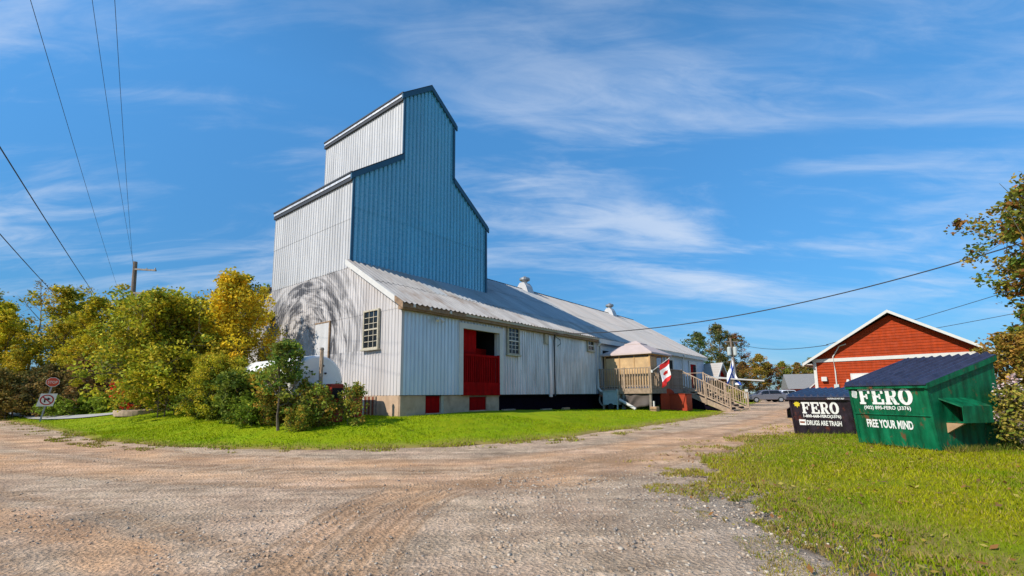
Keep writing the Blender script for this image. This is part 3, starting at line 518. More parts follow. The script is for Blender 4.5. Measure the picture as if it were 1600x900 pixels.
# downspouts, pilaster, conduit, lamp
MB().tube([(15.35,-.42,ZF-.3),(15.35,-.16,4.5),(15.35,-.14,1.9),(15.38,-.3,1.68),(15.5,-.5,1.62)],.075,8).build('downspout','white_paint',b)
MB().tube([(31,-.45,ZF-.15),(31.1,-.2,4.5),(31.1,-.14,2.0)],.07,8).build('downspout','white_paint',b)
MB().b2((9.95,-.10,1.38),(10.2,-.03,4.75)).build('pilaster','galv',b); MB().b2((9.55,-.14,4.25),(9.83,-.03,4.8)).build('meter_box','cream',b)
MB().tube([(10.42,-.12,ZS-.1),(10.42,-.12,4.5),(10.3,-.25,4.85)],.05,8).build('conduit','wire',b)
MB().tube([(10.45,-.15,4.75),(10.75,-.3,4.55),(10.95,-.2,4.35),(10.7,-.15,4.2)],.018,6).build('cable_loop','wire',b)
MB().tube([(1.74,-.03,4.68),(1.74,-.16,4.7)],.03,8).build('lamp_bracket','white_paint',b)
for s in (-1,1): MB().tube([(1.74,-.14,4.72),(1.74+s*.10,-.22,4.66),(1.74+s*.17,-.3,4.55)],[.03,.06,.075],8).build('flood_lamp','white_paint',b)
# ridge ventilators
for x in (17.9,32.6):
    vt=MB().prism([(YR-.62,ZR-.25),(YR+.62,ZR-.25),(YR+.42,ZR+.32),(YR+.2,ZR+.62),(YR-.2,ZR+.62),(YR-.42,ZR+.32)],x-.42,x+.42,0).build('ventilator','white_metal',b)
    MB().tube([(x,YR,ZR+.5),(x,YR,ZR+.78)],.2,12).build('throat','white_metal',vt)
    MB().tube([(x,YR,ZR+.74),(x,YR,ZR+.86),(x,YR,ZR+1.02),(x,YR,ZR+1.1),(x,YR,ZR+1.2)],[.22,.42,.42,.2,.06],14).build('hood','steel',vt)

# ------------------------------------------------------------------ deck, stairs, gazebo
ZD0=1.88
deck=thing('wooden_deck','weathered wooden deck with railing and stairs along the barn','deck',(BX,BY,0),ANG)
X0,X1,YD=15.6,21.0,-3.5; X2=25.8
for k in range(26): 
    y=-.08-k*.1315; MB().b2((X0,y-.12,ZD0-.045),(X2,y,ZD0)).build('deck_board','wood_grey',deck)
MB().b2((X0-.04,YD-.05,ZD0-.36),(X1+.05,YD,ZD0-.05)).build('rim_joist','wood_grey',deck); MB().b2((X0-.05,YD,ZD0-.36),(X0,-.1,ZD0-.05)).build('rim_joist','wood',deck)
MB().b2((X1+.05,YD-.02,ZD0-.36),(X2,YD+.03,ZD0-.05)).build('rim_joist','wood_grey',deck)
RT=ZD0+1.16
for x,y in ((X0,YD),(X0,-.1),(X0,-1.8),(18.3,YD),(X1,YD),(X2,YD),(X2,-.15)): MB().b2((x-.05,y-.05,ZD0-.3),(x+.05,y+.05,RT+.08)).build('rail_post','wood',deck)
for x,y in ((X0+.1,YD+.1),(18.3,YD+.1),(X1,YD+.1),(X2,YD+.1),(X0+.1,-1.7)): MB().b2((x-.07,y-.07,.1),(x+.07,y+.07,ZD0-.3)).build('support_post','wood_grey',deck)
MB().b2((X0-.07,YD-.07,RT),(X1,YD+.07,RT+.045)).build('hand_rail','wood',deck); MB().b2((X0-.07,YD+.07,RT),(X0+.07,-.1,RT+.045)).build('hand_rail','wood',deck); MB().b2((X2-.07,YD+.07,RT),(X2+.07,-.1,RT+.045)).build('hand_rail','wood',deck)
MB().b2((X0+.05,YD-.02,ZD0+.08),(X1-.05,YD+.02,ZD0+.16)).build('bottom_rail','wood',deck); MB().b2((X0-.02,YD+.06,ZD0+.08),(X0+.02,-.15,ZD0+.16)).build('bottom_rail','wood',deck)
bal=MB().b2((-.024,-.022,ZD0-.05),(.024,.022,RT)).build('baluster','wood',deck); bal.location=(X0-.045,-.3,0); bal.rotation_euler.z=R(90)
def baluster(x,y,rz): 
    o=bal.copy(); col.objects.link(o); o.parent=deck; o.location=(x,y,0); o.rotation_euler.z=rz
for k in range(1,19): baluster(X0-.045,-.3-k*.172,R(90))
for k in range(29): baluster(X0+.18+k*.182,YD-.045,0)
FY,FZ=-6.5,.36; NS=9
for k in range(NS):
    y=YD-(k+.5)*(YD-FY)/NS; z=ZD0-.05-(k+1)*(ZD0-.05-FZ)/(NS+.3)
    MB().b2((X1+.05,y-.19,z-.05),(X2-.05,y+.17,z)).build('stair_tread','wood',deck)
for x in (X1+.03,(X1+X2)/2,X2-.03): MB().beam((x,YD+.05,ZD0-.22),(x,FY-.1,FZ-.10),.06,.30).build('stringer','wood',deck)
for x in (X1,X2):
    MB().beam((x,YD,RT),(x,FY,FZ+1.08),.1,.06).build('stair_rail','wood',deck); MB().beam((x,YD,ZD0+.14),(x,FY,FZ+.22),.05,.08).build('stair_bottom_rail','wood',deck)
    for y in (FY,(YD+FY)/2):
        t=(y-YD)/(FY-YD); MB().b2((x-.055,y-.055,ZD0+(FZ-ZD0)*t-.35),(x+.055,y+.055,RT+(FZ+1.08-RT)*t+.1)).build('rail_post','wood',deck)
    for k in range(1,19):
        t=k/19; y=YD+(FY-YD)*t; z0=ZD0+.12+(FZ+.2-ZD0-.12)*t; z1=RT+(FZ+1.08-RT)*t
        MB().b2((x-.02,y-.025,z0),(x+.02,y+.025,z1)).build('baluster','wood',deck)
c=MB(); c.prism([(YD+.05,ZD0-.40),(FY+.1,FZ-.22),(FY+.1,.1),(YD+.05,.1)],X1+.08,X1+.1,0); c.build('stair_skirt','black_sheet',deck)
MB().b2((19.0,YD+.6,.1),(X1+.1,YD+.62,ZD0-.37)).build('deck_skirt','black_sheet',deck); MB().b2((X0+.25,-.6,.1),(X0+.27,-.02,ZD0-.37)).build('deck_skirt','black_sheet',deck)  # black sheets added to keep the open space under the deck dark
# gazebo
GX,GY,GH=17.6,-1.78,1.72
gz=thing('gazebo','soft-top gazebo with dusty pink canopy and tan screens on the deck','gazebo',(*BW(GX,GY),ZD0),ANG)
def pyr(z0,z1,r0,r1,drop,name):
    c=MB(); v=[(-r0,-r0,z0),(r0,-r0,z0),(r0,r0,z0),(-r0,r0,z0),(-r1,-r1,z1),(r1,-r1,z1),(r1,r1,z1),(-r1,r1,z1)]; v+=[(x*1.01,y*1.01,z-drop) for x,y,z in v[:4]]
    mids=[]
    c.add(v,[(0,1,5,4),(1,2,6,5),(2,3,7,6),(3,0,4,7),(4,5,6,7),(8,9,1,0),(9,10,2,1),(10,11,3,2),(11,8,0,3),(11,10,9,8)]); return c.build(name,'canopy',gz)
pyr(2.15,2.86,GH,.42,.10,'canopy'); pyr(2.84,3.08,.55,.04,.04,'canopy_vent')
for sx in (-1,1):
    for sy in (-1,1): MB().b2((sx*1.5-.05,sy*1.5-.05,0),(sx*1.5+.05,sy*1.5+.05,2.1)).build('post','tan',gz)
for sx,sy in ((-.5,-1.5),(.5,-1.5)): MB().b2((sx-.035,-1.53,0),(sx+.035,-1.47,2.0)).build('screen_post','tan',gz)
for sy in (-.5,.5): MB().b2((-1.53,sy-.035,0),(-1.47,sy+.035,2.0)).build('screen_post','tan',gz)
for k in range(3):
    a=-1.45+k*.97; MB().b2((-1.505,a,.05),(-1.495,a+.93,1.9)).build('screen','screen',gz)
    if k<1: MB().b2((a,-1.505,.05),(a+.93,-1.495,1.9)).build('screen','screen',gz)
for s in (-1,1): MB().b2((-1.5,s*1.5-.03,2.0),(1.5,s*1.5+.03,2.09)).build('top_bar','tan',gz); MB().b2((s*1.5-.03,-1.46,2.0),(s*1.5+.03,1.46,2.09)).build('top_bar','tan',gz)

# flags
def flag(root,mesh_fn,u,v,cols,P):
    """cloth grid hanging from a staff, coloured faces"""
    pass
def islands(c):
    bm=bmesh.new(); vs=[bm.verts.new(v) for v in c.v]
    for f in c.f: bm.faces.new([vs[i] for i in f])
    bmesh.ops.remove_doubles(bm,verts=bm.verts,dist=1e-4); bm.verts.index_update(); left=set(bm.faces); out=[]
    while left:
        st=[left.pop()]; comp=list(st)
        while st:
            f=st.pop()
            for v in f.verts:
                for g in v.link_faces:
                    if g in left: left.remove(g); st.append(g); comp.append(g)
        m=MB()
        for f in comp: m.add([tuple(v.co) for v in f.verts],[tuple(range(len(f.verts)))])
        q=bmesh.new(); me=bpy.data.meshes.new('t'); me.from_pydata(m.v,[],m.f); q.from_mesh(me); bmesh.ops.remove_doubles(q,verts=q.verts,dist=1e-4); q.verts.index_update()
        m2=MB(); m2.add([tuple(v.co) for v in q.verts],[tuple(v.index for v in f.verts) for f in q.faces]); q.free(); bpy.data.meshes.remove(me); out.append(m2)
    bm.free(); return out
def cloth(name,P,nu,nv,colour,parent,names):
    """P(u,v)->point; colour(u,v)->index of names; one mesh per colour"""
    for ci,mn in enumerate(names):
        c=MB()
        for i in range(nu):
            for j in range(nv):
                if colour((i+.5)/nu,(j+.5)/nv)==ci: c.add([P(i/nu,j/nv),P((i+1)/nu,j/nv),P((i+1)/nu,(j+1)/nv),P(i/nu,(j+1)/nv)],[(0,1,2,3)])
        for c in islands(c):
            o=c.build(name+'_'+mn.split('_')[-1],mn,parent); md=o.modifiers.new('thick','SOLIDIFY'); md.thickness=.006
fl=thing('flag','red and white maple leaf flag on a slanted staff at the deck corner','flag',(*BW(X0-.02,YD-.1),0),ANG)
a=Vector((0,0,ZD0+.95)); bq=Vector((.95,-.75,ZD0+1.75)); MB().tube([a,bq],.02,6).build('staff','white_paint',fl); MB().box(a,(.1,.1,.16)).build('bracket','white_paint',fl)
def leafshape(u,v):
    x,y=(u-.5)*2,(v-.5)*2
    r=math.hypot(x*1.0,y); an=math.atan2(x,y); return r<.42*(.62+.38*abs(math.cos(2.5*an)))
dirv=(bq-a)
def Pf(u,v):
    p=a+dirv*(.45+.53*(1-v)); q=p+Vector((0.05*math.sin(v*5),.0,-u*1.35))+Vector((-.32*u*(1-v)+.1*math.sin(u*9+v*4)*u,-.1*u+.09*math.sin(u*7+v*6)*u,0)); return tuple(q)
cloth('cloth',Pf,28,16,lambda u,v:(0 if (u<.26 or u>.74) else (0 if leafshape((u-.26)/.48,v) else 1)),fl,['flag_red','flag_white'])
f2=thing('flag','blue and white flag hanging from a staff beyond the stairs','flag',(19.75,42,0),0)
MB().tube([(-.45,0,2.6),(.12,0,4.7)],.03,6).build('staff','white_paint',f2)
def P2(u,v):
    return (-.45+.57*(.98-.02*v)+(-1.35+2.2*u)*v*.62+.1*math.sin(v*8)*.5, .25*math.sin(u*6+v*5)*v, 4.6-v*2.3-.25*abs(u-.5))
cloth('cloth',P2,22,22,lambda u,v:0 if (abs(u-v)<.13 or abs(u+v-1)<.13) else 1,f2,['flag_blue','flag_white'])

# things under and beside the deck
def bpos(x,y,dz=0): X_,Y_=BW(x,y); return (X_,Y_,tz(X_,Y_)+dz)
t=thing('utility_cart','pale teal wooden cart standing under the deck edge','cart',bpos(15.25,-.95,0),ANG+R(4))
MB().b2((-.1,-.5,.3),(.75,.42,1.12)).build('body','teal',t,bevel=.02); MB().b2((-.14,-.54,1.12),(.79,.46,1.17)).build('lid','teal',t)
for x in (-.1,.74): MB().b2((x-.035,-.57,0),(x+.035,-.5,1.25)).build('leg','teal',t)
MB().tube([(-.12,-.1,.2),(-.02,-.1,.2)],.2,14).build('wheel','tyre',t)
t=thing('hose_reel','coiled hose and old pipes by the downspout','hose',bpos(15.2,-.25,0),ANG)
c=MB()
for k in range(3): c.tube([(.05*k,math.cos(q)*.3-.3,.62+math.sin(q)*.38) for q in np.linspace(0,6.28,17)],.035,6,False)
c.build('hose_coil','wood_grey',t); MB().b2((-.05,-.36,0),(.05,-.26,1.05)).build('stake','wood',t); MB().tube([(-.2,-.1,.9),(.1,-.4,.75),(.3,-.5,1.0)],.04,6).build('pipe_end','rust',t)
tag(MB().tube([bpos(15.35,-1.55,.62),bpos(15.3,-2.6,.08)],.09,8).build('drain_pipe','white_paint'),'white drain pipe lying aslant on the lawn before the deck','pipe')
t=MB(); nu,nv=26,10
for i in range(nu+1):
    for j in range(nv+1):
        u_,v_=i/nu,j/nv; sag=math.sin(u_*math.pi); t.v.append((u_*1.8,-.12*v_+.10*math.sin(u_*15+v_*9*math.sin(u_*3.1))*v_,1.35-v_*(1.05+.12*sag)))
for i in range(nu):
    for j in range(nv): q=i*(nv+1)+j; t.f.append((q,q+1,q+nv+2,q+nv+1))
o=t.build('tarpaulin','tarp',None,bpos(15.72,-1.55,-.02),ANG-R(90),smooth=True); o.modifiers.new('thick','SOLIDIFY').thickness=.02; tag(o,'dark brown tarpaulin hanging in folds under the deck','tarpaulin')
t=thing('storage_box','red-orange wooden storage box with a slanted front beside the stairs','box',bpos(18.1,-3.95,-.03),ANG+R(4))
MB().b2((0,-.75,0),(1.25,.4,1.02)).build('body','orange',t,bevel=.02); MB().b2((-.03,-.78,1.02),(1.28,.43,1.06)).build('lid','orange',t)
t=thing('arched_board','round-topped red board leaning behind the storage box','board',bpos(18.0,-3.55,-.03),ANG+R(-30))
MB().prism([(-.55,0),(.55,0)]+[(.55*math.cos(q),.95+.42*math.sin(q)) for q in np.linspace(0,math.pi,14)],-.04,.04,1).build('board','orange',t)
for k in range(2): MB().b2((-.4,-.06,.3+k*.5),(.4,-.04,.38+k*.5)).build('batten','orange',t)
t=thing('concrete_block','small tan block with a stake on the lawn before the tarpaulin','block',bpos(15.35,-3.55,-.03),ANG)
MB().b2((0,-.3,0),(.5,.1,.3)).build('block','block',t,bevel=.04); MB().b2((.1,-.15,.3),(.2,-.08,.62)).build('stake','white_paint',t)

# ------------------------------------------------------------------ oil tank and neighbours at the gable
tk=thing('oil_tank','big white cylindrical oil tank lying beside the sooty gable','tank',(*BW(-2.4,0),0),ANG)
r=.96; zc=2.05; ys=[1.62,1.66,1.72,6.4,6.55,6.6]; c=MB(); c.tube([(0,y,zc) for y in ys],[r*.90,r*.985,r,r,r*.97,r*.85],40); c.build('shell','tank',tk,smooth=False)
for p in tk.children[0].data.polygons: p.use_smooth=abs(p.normal.y)<.9
for y in (2.6,5.6): MB().prism([(-.85,.55),(.85,.55),(.85,1.55),(.5,1.22),(0,1.09),(-.5,1.22),(-.85,1.55)],y-.12,y+.12,1).build('saddle','rust',tk)
for x,z,rr in ((.1,2.62,.05),(.22,2.35,.035),(-.3,2.4,.03)): MB().tube([(x,1.64,z),(x,1.55,z)],rr,8).build('fitting','dark_trim',tk)
MB().tube([(0,3.2,zc+r-.05),(0,3.2,zc+r+.25)],.06,8).build('filler_pipe','steel',tk)
t=thing('wooden_post','plain wooden post standing before the white tank end','post',bpos(-2.55,1.25,0)); MB().tube([(0,0,-.2),(.01,0,1.2),(0,.01,2.62)],[.08,.075,.07],8).build('shaft','wood',t); MB().tube([(0,0.01,2.6),(0,.01,2.68)],[.085,.06],8).build('cap','wood_grey',t)
t=thing('fuel_pump','dark red metal pump cabinet half hidden by the bush','pump',bpos(-2.2,.9,0),ANG); MB().b2((-.25,-.2,0),(.25,.2,1.35)).build('cabinet','barrel',t,bevel=.03); MB().b2((-.2,-.22,.85),(.2,-.2,1.2)).build('dial_plate','dark',t); MB().tube([(.28,-.05,1.1),(.42,-.1,.7),(.3,-.1,.3)],.03,6).build('hose','wire',t)
t=thing('oil_drum','rusty red steel drum beside the cellar door','drum',bpos(-1.0,1.5,-.02)); MB().tube([(0,0,0),(0,0,.03),(0,0,.29),(0,0,.31),(0,0,.33),(0,0,.58),(0,0,.60),(0,0,.62),(0,0,.87),(0,0,.9)],[.29,.30,.29,.305,.29,.29,.305,.29,.30,.29],20).build('drum_body','barrel',t,smooth=True); MB().tube([(.1,.1,.9),(.1,.1,.93)],.04,8).build('bung','steel',t)

# ------------------------------------------------------------------ dumpsters
def add_text(s,parent,m,loc,rot,width,height,name='lettering',off=.0,sx=None):
    cu=bpy.data.curves.new(name,'FONT'); cu.body=s; cu.extrude=.0015; cu.offset=off; cu.resolution_u=3
    tmp=bpy.data.objects.new('tmp',cu); col.objects.link(tmp); bpy.context.view_layer.update()
    me=bpy.data.meshes.new_from_object(tmp.evaluated_get(bpy.context.evaluated_depsgraph_get())); bpy.data.objects.remove(tmp)
    v=np.empty(len(me.vertices)*3,np.float32); me.vertices.foreach_get('co',v); v=v.reshape(-1,3); lo=v.min(0); hi=v.max(0)
    v[:,0]=(v[:,0]-lo[0])/(hi[0]-lo[0])*width; v[:,1]=(v[:,1]-lo[1])/(hi[1]-lo[1])*height; me.vertices.foreach_set('co',v.ravel()); me.materials.clear(); me.materials.append(M[m])
    o=link(name,me,parent,loc); o.rotation_euler=rot; return o
def slab_letters(word,width,height):
    """bold slab-serif capitals F E R O as a flat extruded mesh, x right, y up"""
    c=MB(); T=.004
    def rect(x0,y0,x1,y1): c.b2((x0,y0,-T),(x1,y1,T))
    n=len(word); cw=width/n; 
    for i,ch in enumerate(word):
        x=i*cw; w=cw*.93; h=height; st=w*.30; sf=h*.13
        if ch in 'FE':
            rect(x+w*.10,sf,x+w*.10+st,h-sf); rect(x,0,x+w*(.52 if ch=='F' else .98),sf) ; rect(x,h-sf,x+w*.98,h)
            rect(x+w*.80,h*.68,x+w*.98,h-sf); rect(x+w*.10+st,h*.44,x+w*.66,h*.56); rect(x+w*.60,h*.34,x+w*.74,h*.66)
            if ch=='E': rect(x+w*.80,sf,x+w*.98,h*.33)
        if ch=='R':
            rect(x+w*.10,sf,x+w*.10+st,h-sf); rect(x,0,x+w*.5,sf); rect(x,h-sf,x+w*.62,h); rect(x+w*.10+st,h*.42,x+w*.6,h*.54)
            q=np.linspace(math.pi/2,-math.pi/2,10); cx,cy=x+w*.58,h*.71; ro,ri=(w*.36,h*.29),(w*.10,h*.17)
            for a,b_ in zip(q[:-1],q[1:]): c.prism([(cx+ro[0]*math.cos(a),cy+ro[1]*math.sin(a)),(cx+ro[0]*math.cos(b_),cy+ro[1]*math.sin(b_)),(cx+ri[0]*math.cos(b_),cy+ri[1]*math.sin(b_)),(cx+ri[0]*math.cos(a),cy+ri[1]*math.sin(a))],-T,T,2)
            c.prism([(x+w*.42,h*.46),(x+w*.72,h*.46),(x+w*.92,h*.10),(x+w*1.04,h*.10),(x+w*1.04,0),(x+w*.70,0)],-T,T,2)
        if ch=='O':
            q=np.linspace(0,2*math.pi,25); cx,cy=x+w*.52,h*.5; ro,ri=(w*.52,h*.52),(w*.2,h*.36)
            for a,b_ in zip(q[:-1],q[1:]): c.prism([(cx+ro[0]*math.cos(a),cy+ro[1]*math.sin(a)),(cx+ro[0]*math.cos(b_),cy+ro[1]*math.sin(b_)),(cx+ri[0]*math.cos(b_),cy+ri[1]*math.sin(b_)),(cx+ri[0]*math.cos(a),cy+ri[1]*math.sin(a))],-T,T,2)
    return c
def dumpster(name,label,loc,rz,w,dep,hf,hb,sl,pm,fork=True,fork_crease=True):
    d=thing(name,label,'dumpster',loc,rz,'front-load dumpsters')
    prof=[(0,0.03),(-sl,hf),(dep,hb),(dep+.02,hf*.55),(dep-.18,.03)]
    MB().prism(prof,-w,0,0).build('body',pm,d,bevel=.012)
    lean=math.atan2(sl,hf); fx=lambda u,v,e=0:(-w+u*w,-sl*v-e*math.cos(lean),.03+(hf-.03)*v)
    # rim flange
    sd=(hb-hf)/(dep+sl)
    c=MB(); c.b2((-w-.05,-sl-.07,hf-.10),(.05,-sl-.005,hf-.0)); c.build('front_rim',pm,d,bevel=.008)
    for x in (-w-.055,.0): 
        q=MB(); q.prism([(-sl-.06,hf-.11),(-sl-.06,hf+.01),(dep+.05,hb+.01),(dep+.05,hb-.11)],x,x+.055,0); q.build('side_rim',pm,d)
    # lids with ribs running down the slope
    for k in range(2):
        x0=-w-.05+k*(w/2+.055); x1=x0+w/2+.045; nrm=Vector((0,-sd,1)).normalized(); v=[];f=[]
        P=lambda y,h:(y-nrm.y*0, hf+.015+(y+sl)*sd+h)
        for x,hh in ribs(x0,x1,(x1-x0)/5,.075,start=x0):
            for y in (-sl-.10,dep+.03): yy,z=P(y,hh); v.append((x,yy,z+.015))
        n=len(v)//2
        for x,hh in ribs(x0,x1,(x1-x0)/5,.075,start=x0):
            for y in (-sl-.10,dep+.03): yy,z=P(y,0); v.append((x,yy,z-.012))
        for i in range(n-1): f+=[(2*i,2*i+2,2*i+3,2*i+1),(2*n+2*i+1,2*n+2*i+3,2*n+2*i+2,2*n+2*i),(2*i,2*n+2*i,2*n+2*i+2,2*i+2),(2*i+1,2*i+3,2*n+2*i+3,2*n+2*i+1)]
        f+=[(0,1,2*n+1,2*n),(2*n-2,4*n-2,4*n-1,2*n-1)]
        c=MB(); c.add(v,f); c.build('lid','lid',d)
    # press crease in the front, corner posts, skids
    for u0 in ((.51,) if fork_crease else ()):
        a=fx(0,u0,.012); c=MB(); c.box((-w/2,a[1],a[2]),(w*.995,.03,.035)); c.build('front_crease',pm,d,bevel=.01)
    for x in (-w+.2,-.2): MB().b2((x-.06,.05,-.08),(x+.06,dep-.25,.035)).build('skid','rust',d)
    for x0,x1 in ((-w-.012,-w+.05),(-.05,.012)):
        c=MB(); c.prism([(-.012,.03),(.05,.03),(-sl+.05,hf-.1),(-sl-.012,hf-.1)],x0,x1,0); c.build('corner_post',pm,d)
    if fork:
        for sx in (0,1):
            X=.0 if sx else -w; s=1 if sx else -1; z0,z1=hf*.44,hf*.68; y0,y1=.28,1.12; x1=X+s*.34
            c=MB(); c.add([(X,y0-.16,z1+.16),(x1,y0,z1-.02),(x1,y1,z1-.02),(X,y1-.1,z1+.16),(X,y0-.16,z1+.13),(x1,y0,z1-.05),(x1,y1,z1-.05),(X,y1-.1,z1+.13)],[(0,1,2,3),(7,6,5,4),(0,4,5,1),(1,5,6,2),(2,6,7,3),(3,7,4,0)])
            c.b2((min(x1-s*.015,x1),y0,z0),(max(x1-s*.015,x1),y1,z1-.05)); c.b2((min(X,x1),y0,z0-.02),(max(X,x1),y1,z0)); c.build('fork_pocket',pm,d)
            MB().add([(X,y0-.02,z0-.25),(X,y0+.05,z0-.25),(x1,y0+.05,z0-.03),(x1,y0-.02,z0-.03),(X,y0-.02,z0-.03),(X,y0+.05,z0-.03)],[(0,1,2,3),(0,3,4),(1,5,2),(4,3,2,5),(0,4,5,1)]).build('gusset','block',d)
    rot=(R(90)+lean,0,0)
    return d,fx,rot,w,hf
gd,fx,rot,w_,hf=dumpster('dumpster','large green dumpster with dark ribbed lid and FREE YOUR MIND lettering',(9.404,10.506,.17),-1.357,1.9,1.9,1.50,2.14,.17,'green_paint')
o=slab_letters('FERO',w_*.70,hf*.255).build('lettering','lettering',gd,fx(.125,.675,.012)); o.rotation_euler=rot
add_text('(902) 895-FERO (3376)',gd,'lettering',fx(.17,.575,.010),rot,w_*.60,hf*.075,off=.02)
add_text('FREE YOUR MIND',gd,'lettering',fx(.165,.285,.010),rot,w_*.59,hf*.135,off=.03)
q=MB(); gpts=[]
for k in range(24):
    rr=1.0 if (k%6) in (0,1,2) else .82; gpts.append((.075*rr*max(-1,min(1,1.35*math.cos(k*math.pi/12))),.10*rr*max(-1,min(1,1.35*math.sin(k*math.pi/12)))))
q.prism(gpts,-.003,.003,2); o=q.build('sticker','lettering',gd,fx(.065,.845,.012)); o.rotation_euler=rot
o=MB().b2((-.055,-.07,.003),(.055,.07,.006)).build('sticker_panel','grey_label',gd,fx(.065,.845,.012)); o.rotation_euler=rot
bd,fx,rot,w_,hf=dumpster('dumpster','smaller dark plum dumpster with DRUGS ARE TRASH lettering by the road',(10.55,14.62,.10),-.95,1.75,1.35,1.25,1.47,.24,'black_paint',fork_crease=False)
o=slab_letters('FERO',w_*.62,hf*.30).build('lettering','lettering',bd,fx(.20,.56,.012)); o.rotation_euler=rot
add_text('1-800-668-FERO(3376)',bd,'lettering',fx(.205,.435,.010),rot,w_*.62,hf*.10,off=.035)
add_text('DRUGS ARE TRASH',bd,'lettering',fx(.245,.25,.010),rot,w_*.57,hf*.13,off=.03)
o=MB().b2((0,0,-.003),(w_*.115,hf*.15,.003)).build('label_plate','lettering',bd,fx(.115,.245,.012)); o.rotation_euler=rot
o=MB().b2((.02,hf*.055,.003),(w_*.095,hf*.10,.006)).build('label_print','rust',bd,fx(.115,.245,.012)); o.rotation_euler=rot
add_text('CAUTION: DO NOT PLAY',bd,'lettering',(-w_*.33,-.24-.075,hf-.075),(R(90),0,0),w_*.27,.05,off=.02)
q=MB(); q.prism([(0,-.12),(.02,-.05),(.08,-.06),(.07,-.01),(.11,.03),(.06,.05),(.06,.09),(.03,.07),(0,.13),(-.03,.07),(-.06,.09),(-.06,.05),(-.11,.03),(-.07,-.01),(-.08,-.06),(-.02,-.05)],-.003,.003,2); o=q.build('leaf_emblem','yellow',bd,fx(.125,.80,.012)); o.rotation_euler=rot

# ------------------------------------------------------------------ red building on the right
RX,RY,RA,RW=18.15,28.05,-.767,7.5; RZ=tz(RX,RY); RH,RP,RL=3.36,5.82,14
rb=thing('red_building','red clapboard building with white trim behind the dumpsters','building',(RX,RY,0),RA)
core=MB(); core.prism([(0,.1),(RW,.1),(RW,RH+.05),(RW/2,RP-.1),(0,RH+.05)],0,1,1) if False else None
c=MB(); pr=[(0.02,.1),(RW-.02,.1),(RW-.02,RH+.1),(RW/2,RP-.12),(.02,RH+.1)]; n=5
c.add([(x,.03,z) for x,z in pr]+[(x,RL,z) for x,z in pr],[tuple(range(n)),tuple(range(2*n-1,n-1,-1))]+[(i,i+n,(i+1)%n+n,(i+1)%n) for i in range(n)]); c.build('wall','redsiding',rb)
z=.2; bh=.155
while z<RP-.3:
    top=min(z+bh,RP-.16); lim=lambda q: 0 if q<=RH+.1 else (q-RH-.1)/(RP-.12-RH-.1)*RW/2
    a0,a1=lim(z),lim(top)
    if a1<RW/2-.05:
        c=MB(); c.add([(a0,-.012,z),(RW-a0,-.012,z),(RW-a1,.012,top),(a1,.012,top),(a0,.035,z),(RW-a0,.035,z),(RW-a1,.035,top),(a1,.035,top)],[(0,1,2,3),(7,6,5,4),(0,4,5,1),(1,5,6,2),(2,6,7,3),(3,7,4,0)]); c.build('clapboard','redsiding',rb)
    z+=bh
MB().b2((-.06,-.045,RH-.09),(RW+.06,-.013,RH+.10)).build('band_board','white_paint',rb)
for x in (-.03,RW-.13): MB().b2((x,-.04,.2),(x+.16,-.014,RH-.09)).build('corner_board','white_paint',rb)
for s in (0,1):
    xe=-.45 if s==0 else RW+.45; ze=RH+.1-.45*(RP-RH-.1)/(RW/2)
    c=MB(); c.add([(xe,-.45,ze),(RW/2,-.45,RP+.06),(RW/2,RL+.3,RP+.06),(xe,RL+.3,ze),(xe,-.45,ze+.06),(RW/2,-.45,RP+.12),(RW/2,RL+.3,RP+.12),(xe,RL+.3,ze+.06)],[(3,2,1,0),(4,5,6,7),(0,1,5,4),(1,2,6,5),(2,3,7,6),(3,0,4,7)]); c.build('roof','shingle',rb)
    c=MB(); c.add([(xe,-.50,ze-.09),(RW/2,-.50,RP-.03),(RW/2,-.50,RP+.13),(xe,-.50,ze+.07),(xe,-.452,ze-.09),(RW/2,-.452,RP-.03),(RW/2,-.452,RP+.13),(xe,-.452,ze+.07)],[(0,1,2,3),(7,6,5,4),(0,4,5,1),(1,5,6,2),(2,6,7,3),(3,7,4,0)]); c.build('rake_board','white_paint',rb)
    MB().b2((xe-.05,-.45,ze-.12),(xe,RL,ze+.05)).build('fascia','white_paint',rb)
MB().b2((-.45,-.44,RH-.22),(0,RL,RH-.19)).build('soffit','white_paint',rb)
MB().tube([(1.05,-.06,.8),(1.05,-.06,2.7),(1.0,-.06,3.55),(1.35,-.06,4.15),(1.7,-.1,4.25)],.035,8).build('service_mast','white_paint',rb); MB().b2((.93,-.14,1.5),(1.17,-.02,1.95)).build('meter_box','grey_label',rb)
MB().b2((.35,-.22,2.15),(.62,-.02,2.4)).build('wall_lamp','white_paint',rb)
MB().b2((1.75,-.05,1.9),(2.95,-.013,2.55)).build('notice_board','white_paint',rb); MB().b2((1.85,-.06,2.0),(2.85,-.05,2.45)).build('notice_face','sign_white',rb)
MB().tube([(1.62,-.1,2.2),(1.62,-.16,2.05)],[.07,.09],8).build('globe_lamp','white_paint',rb)

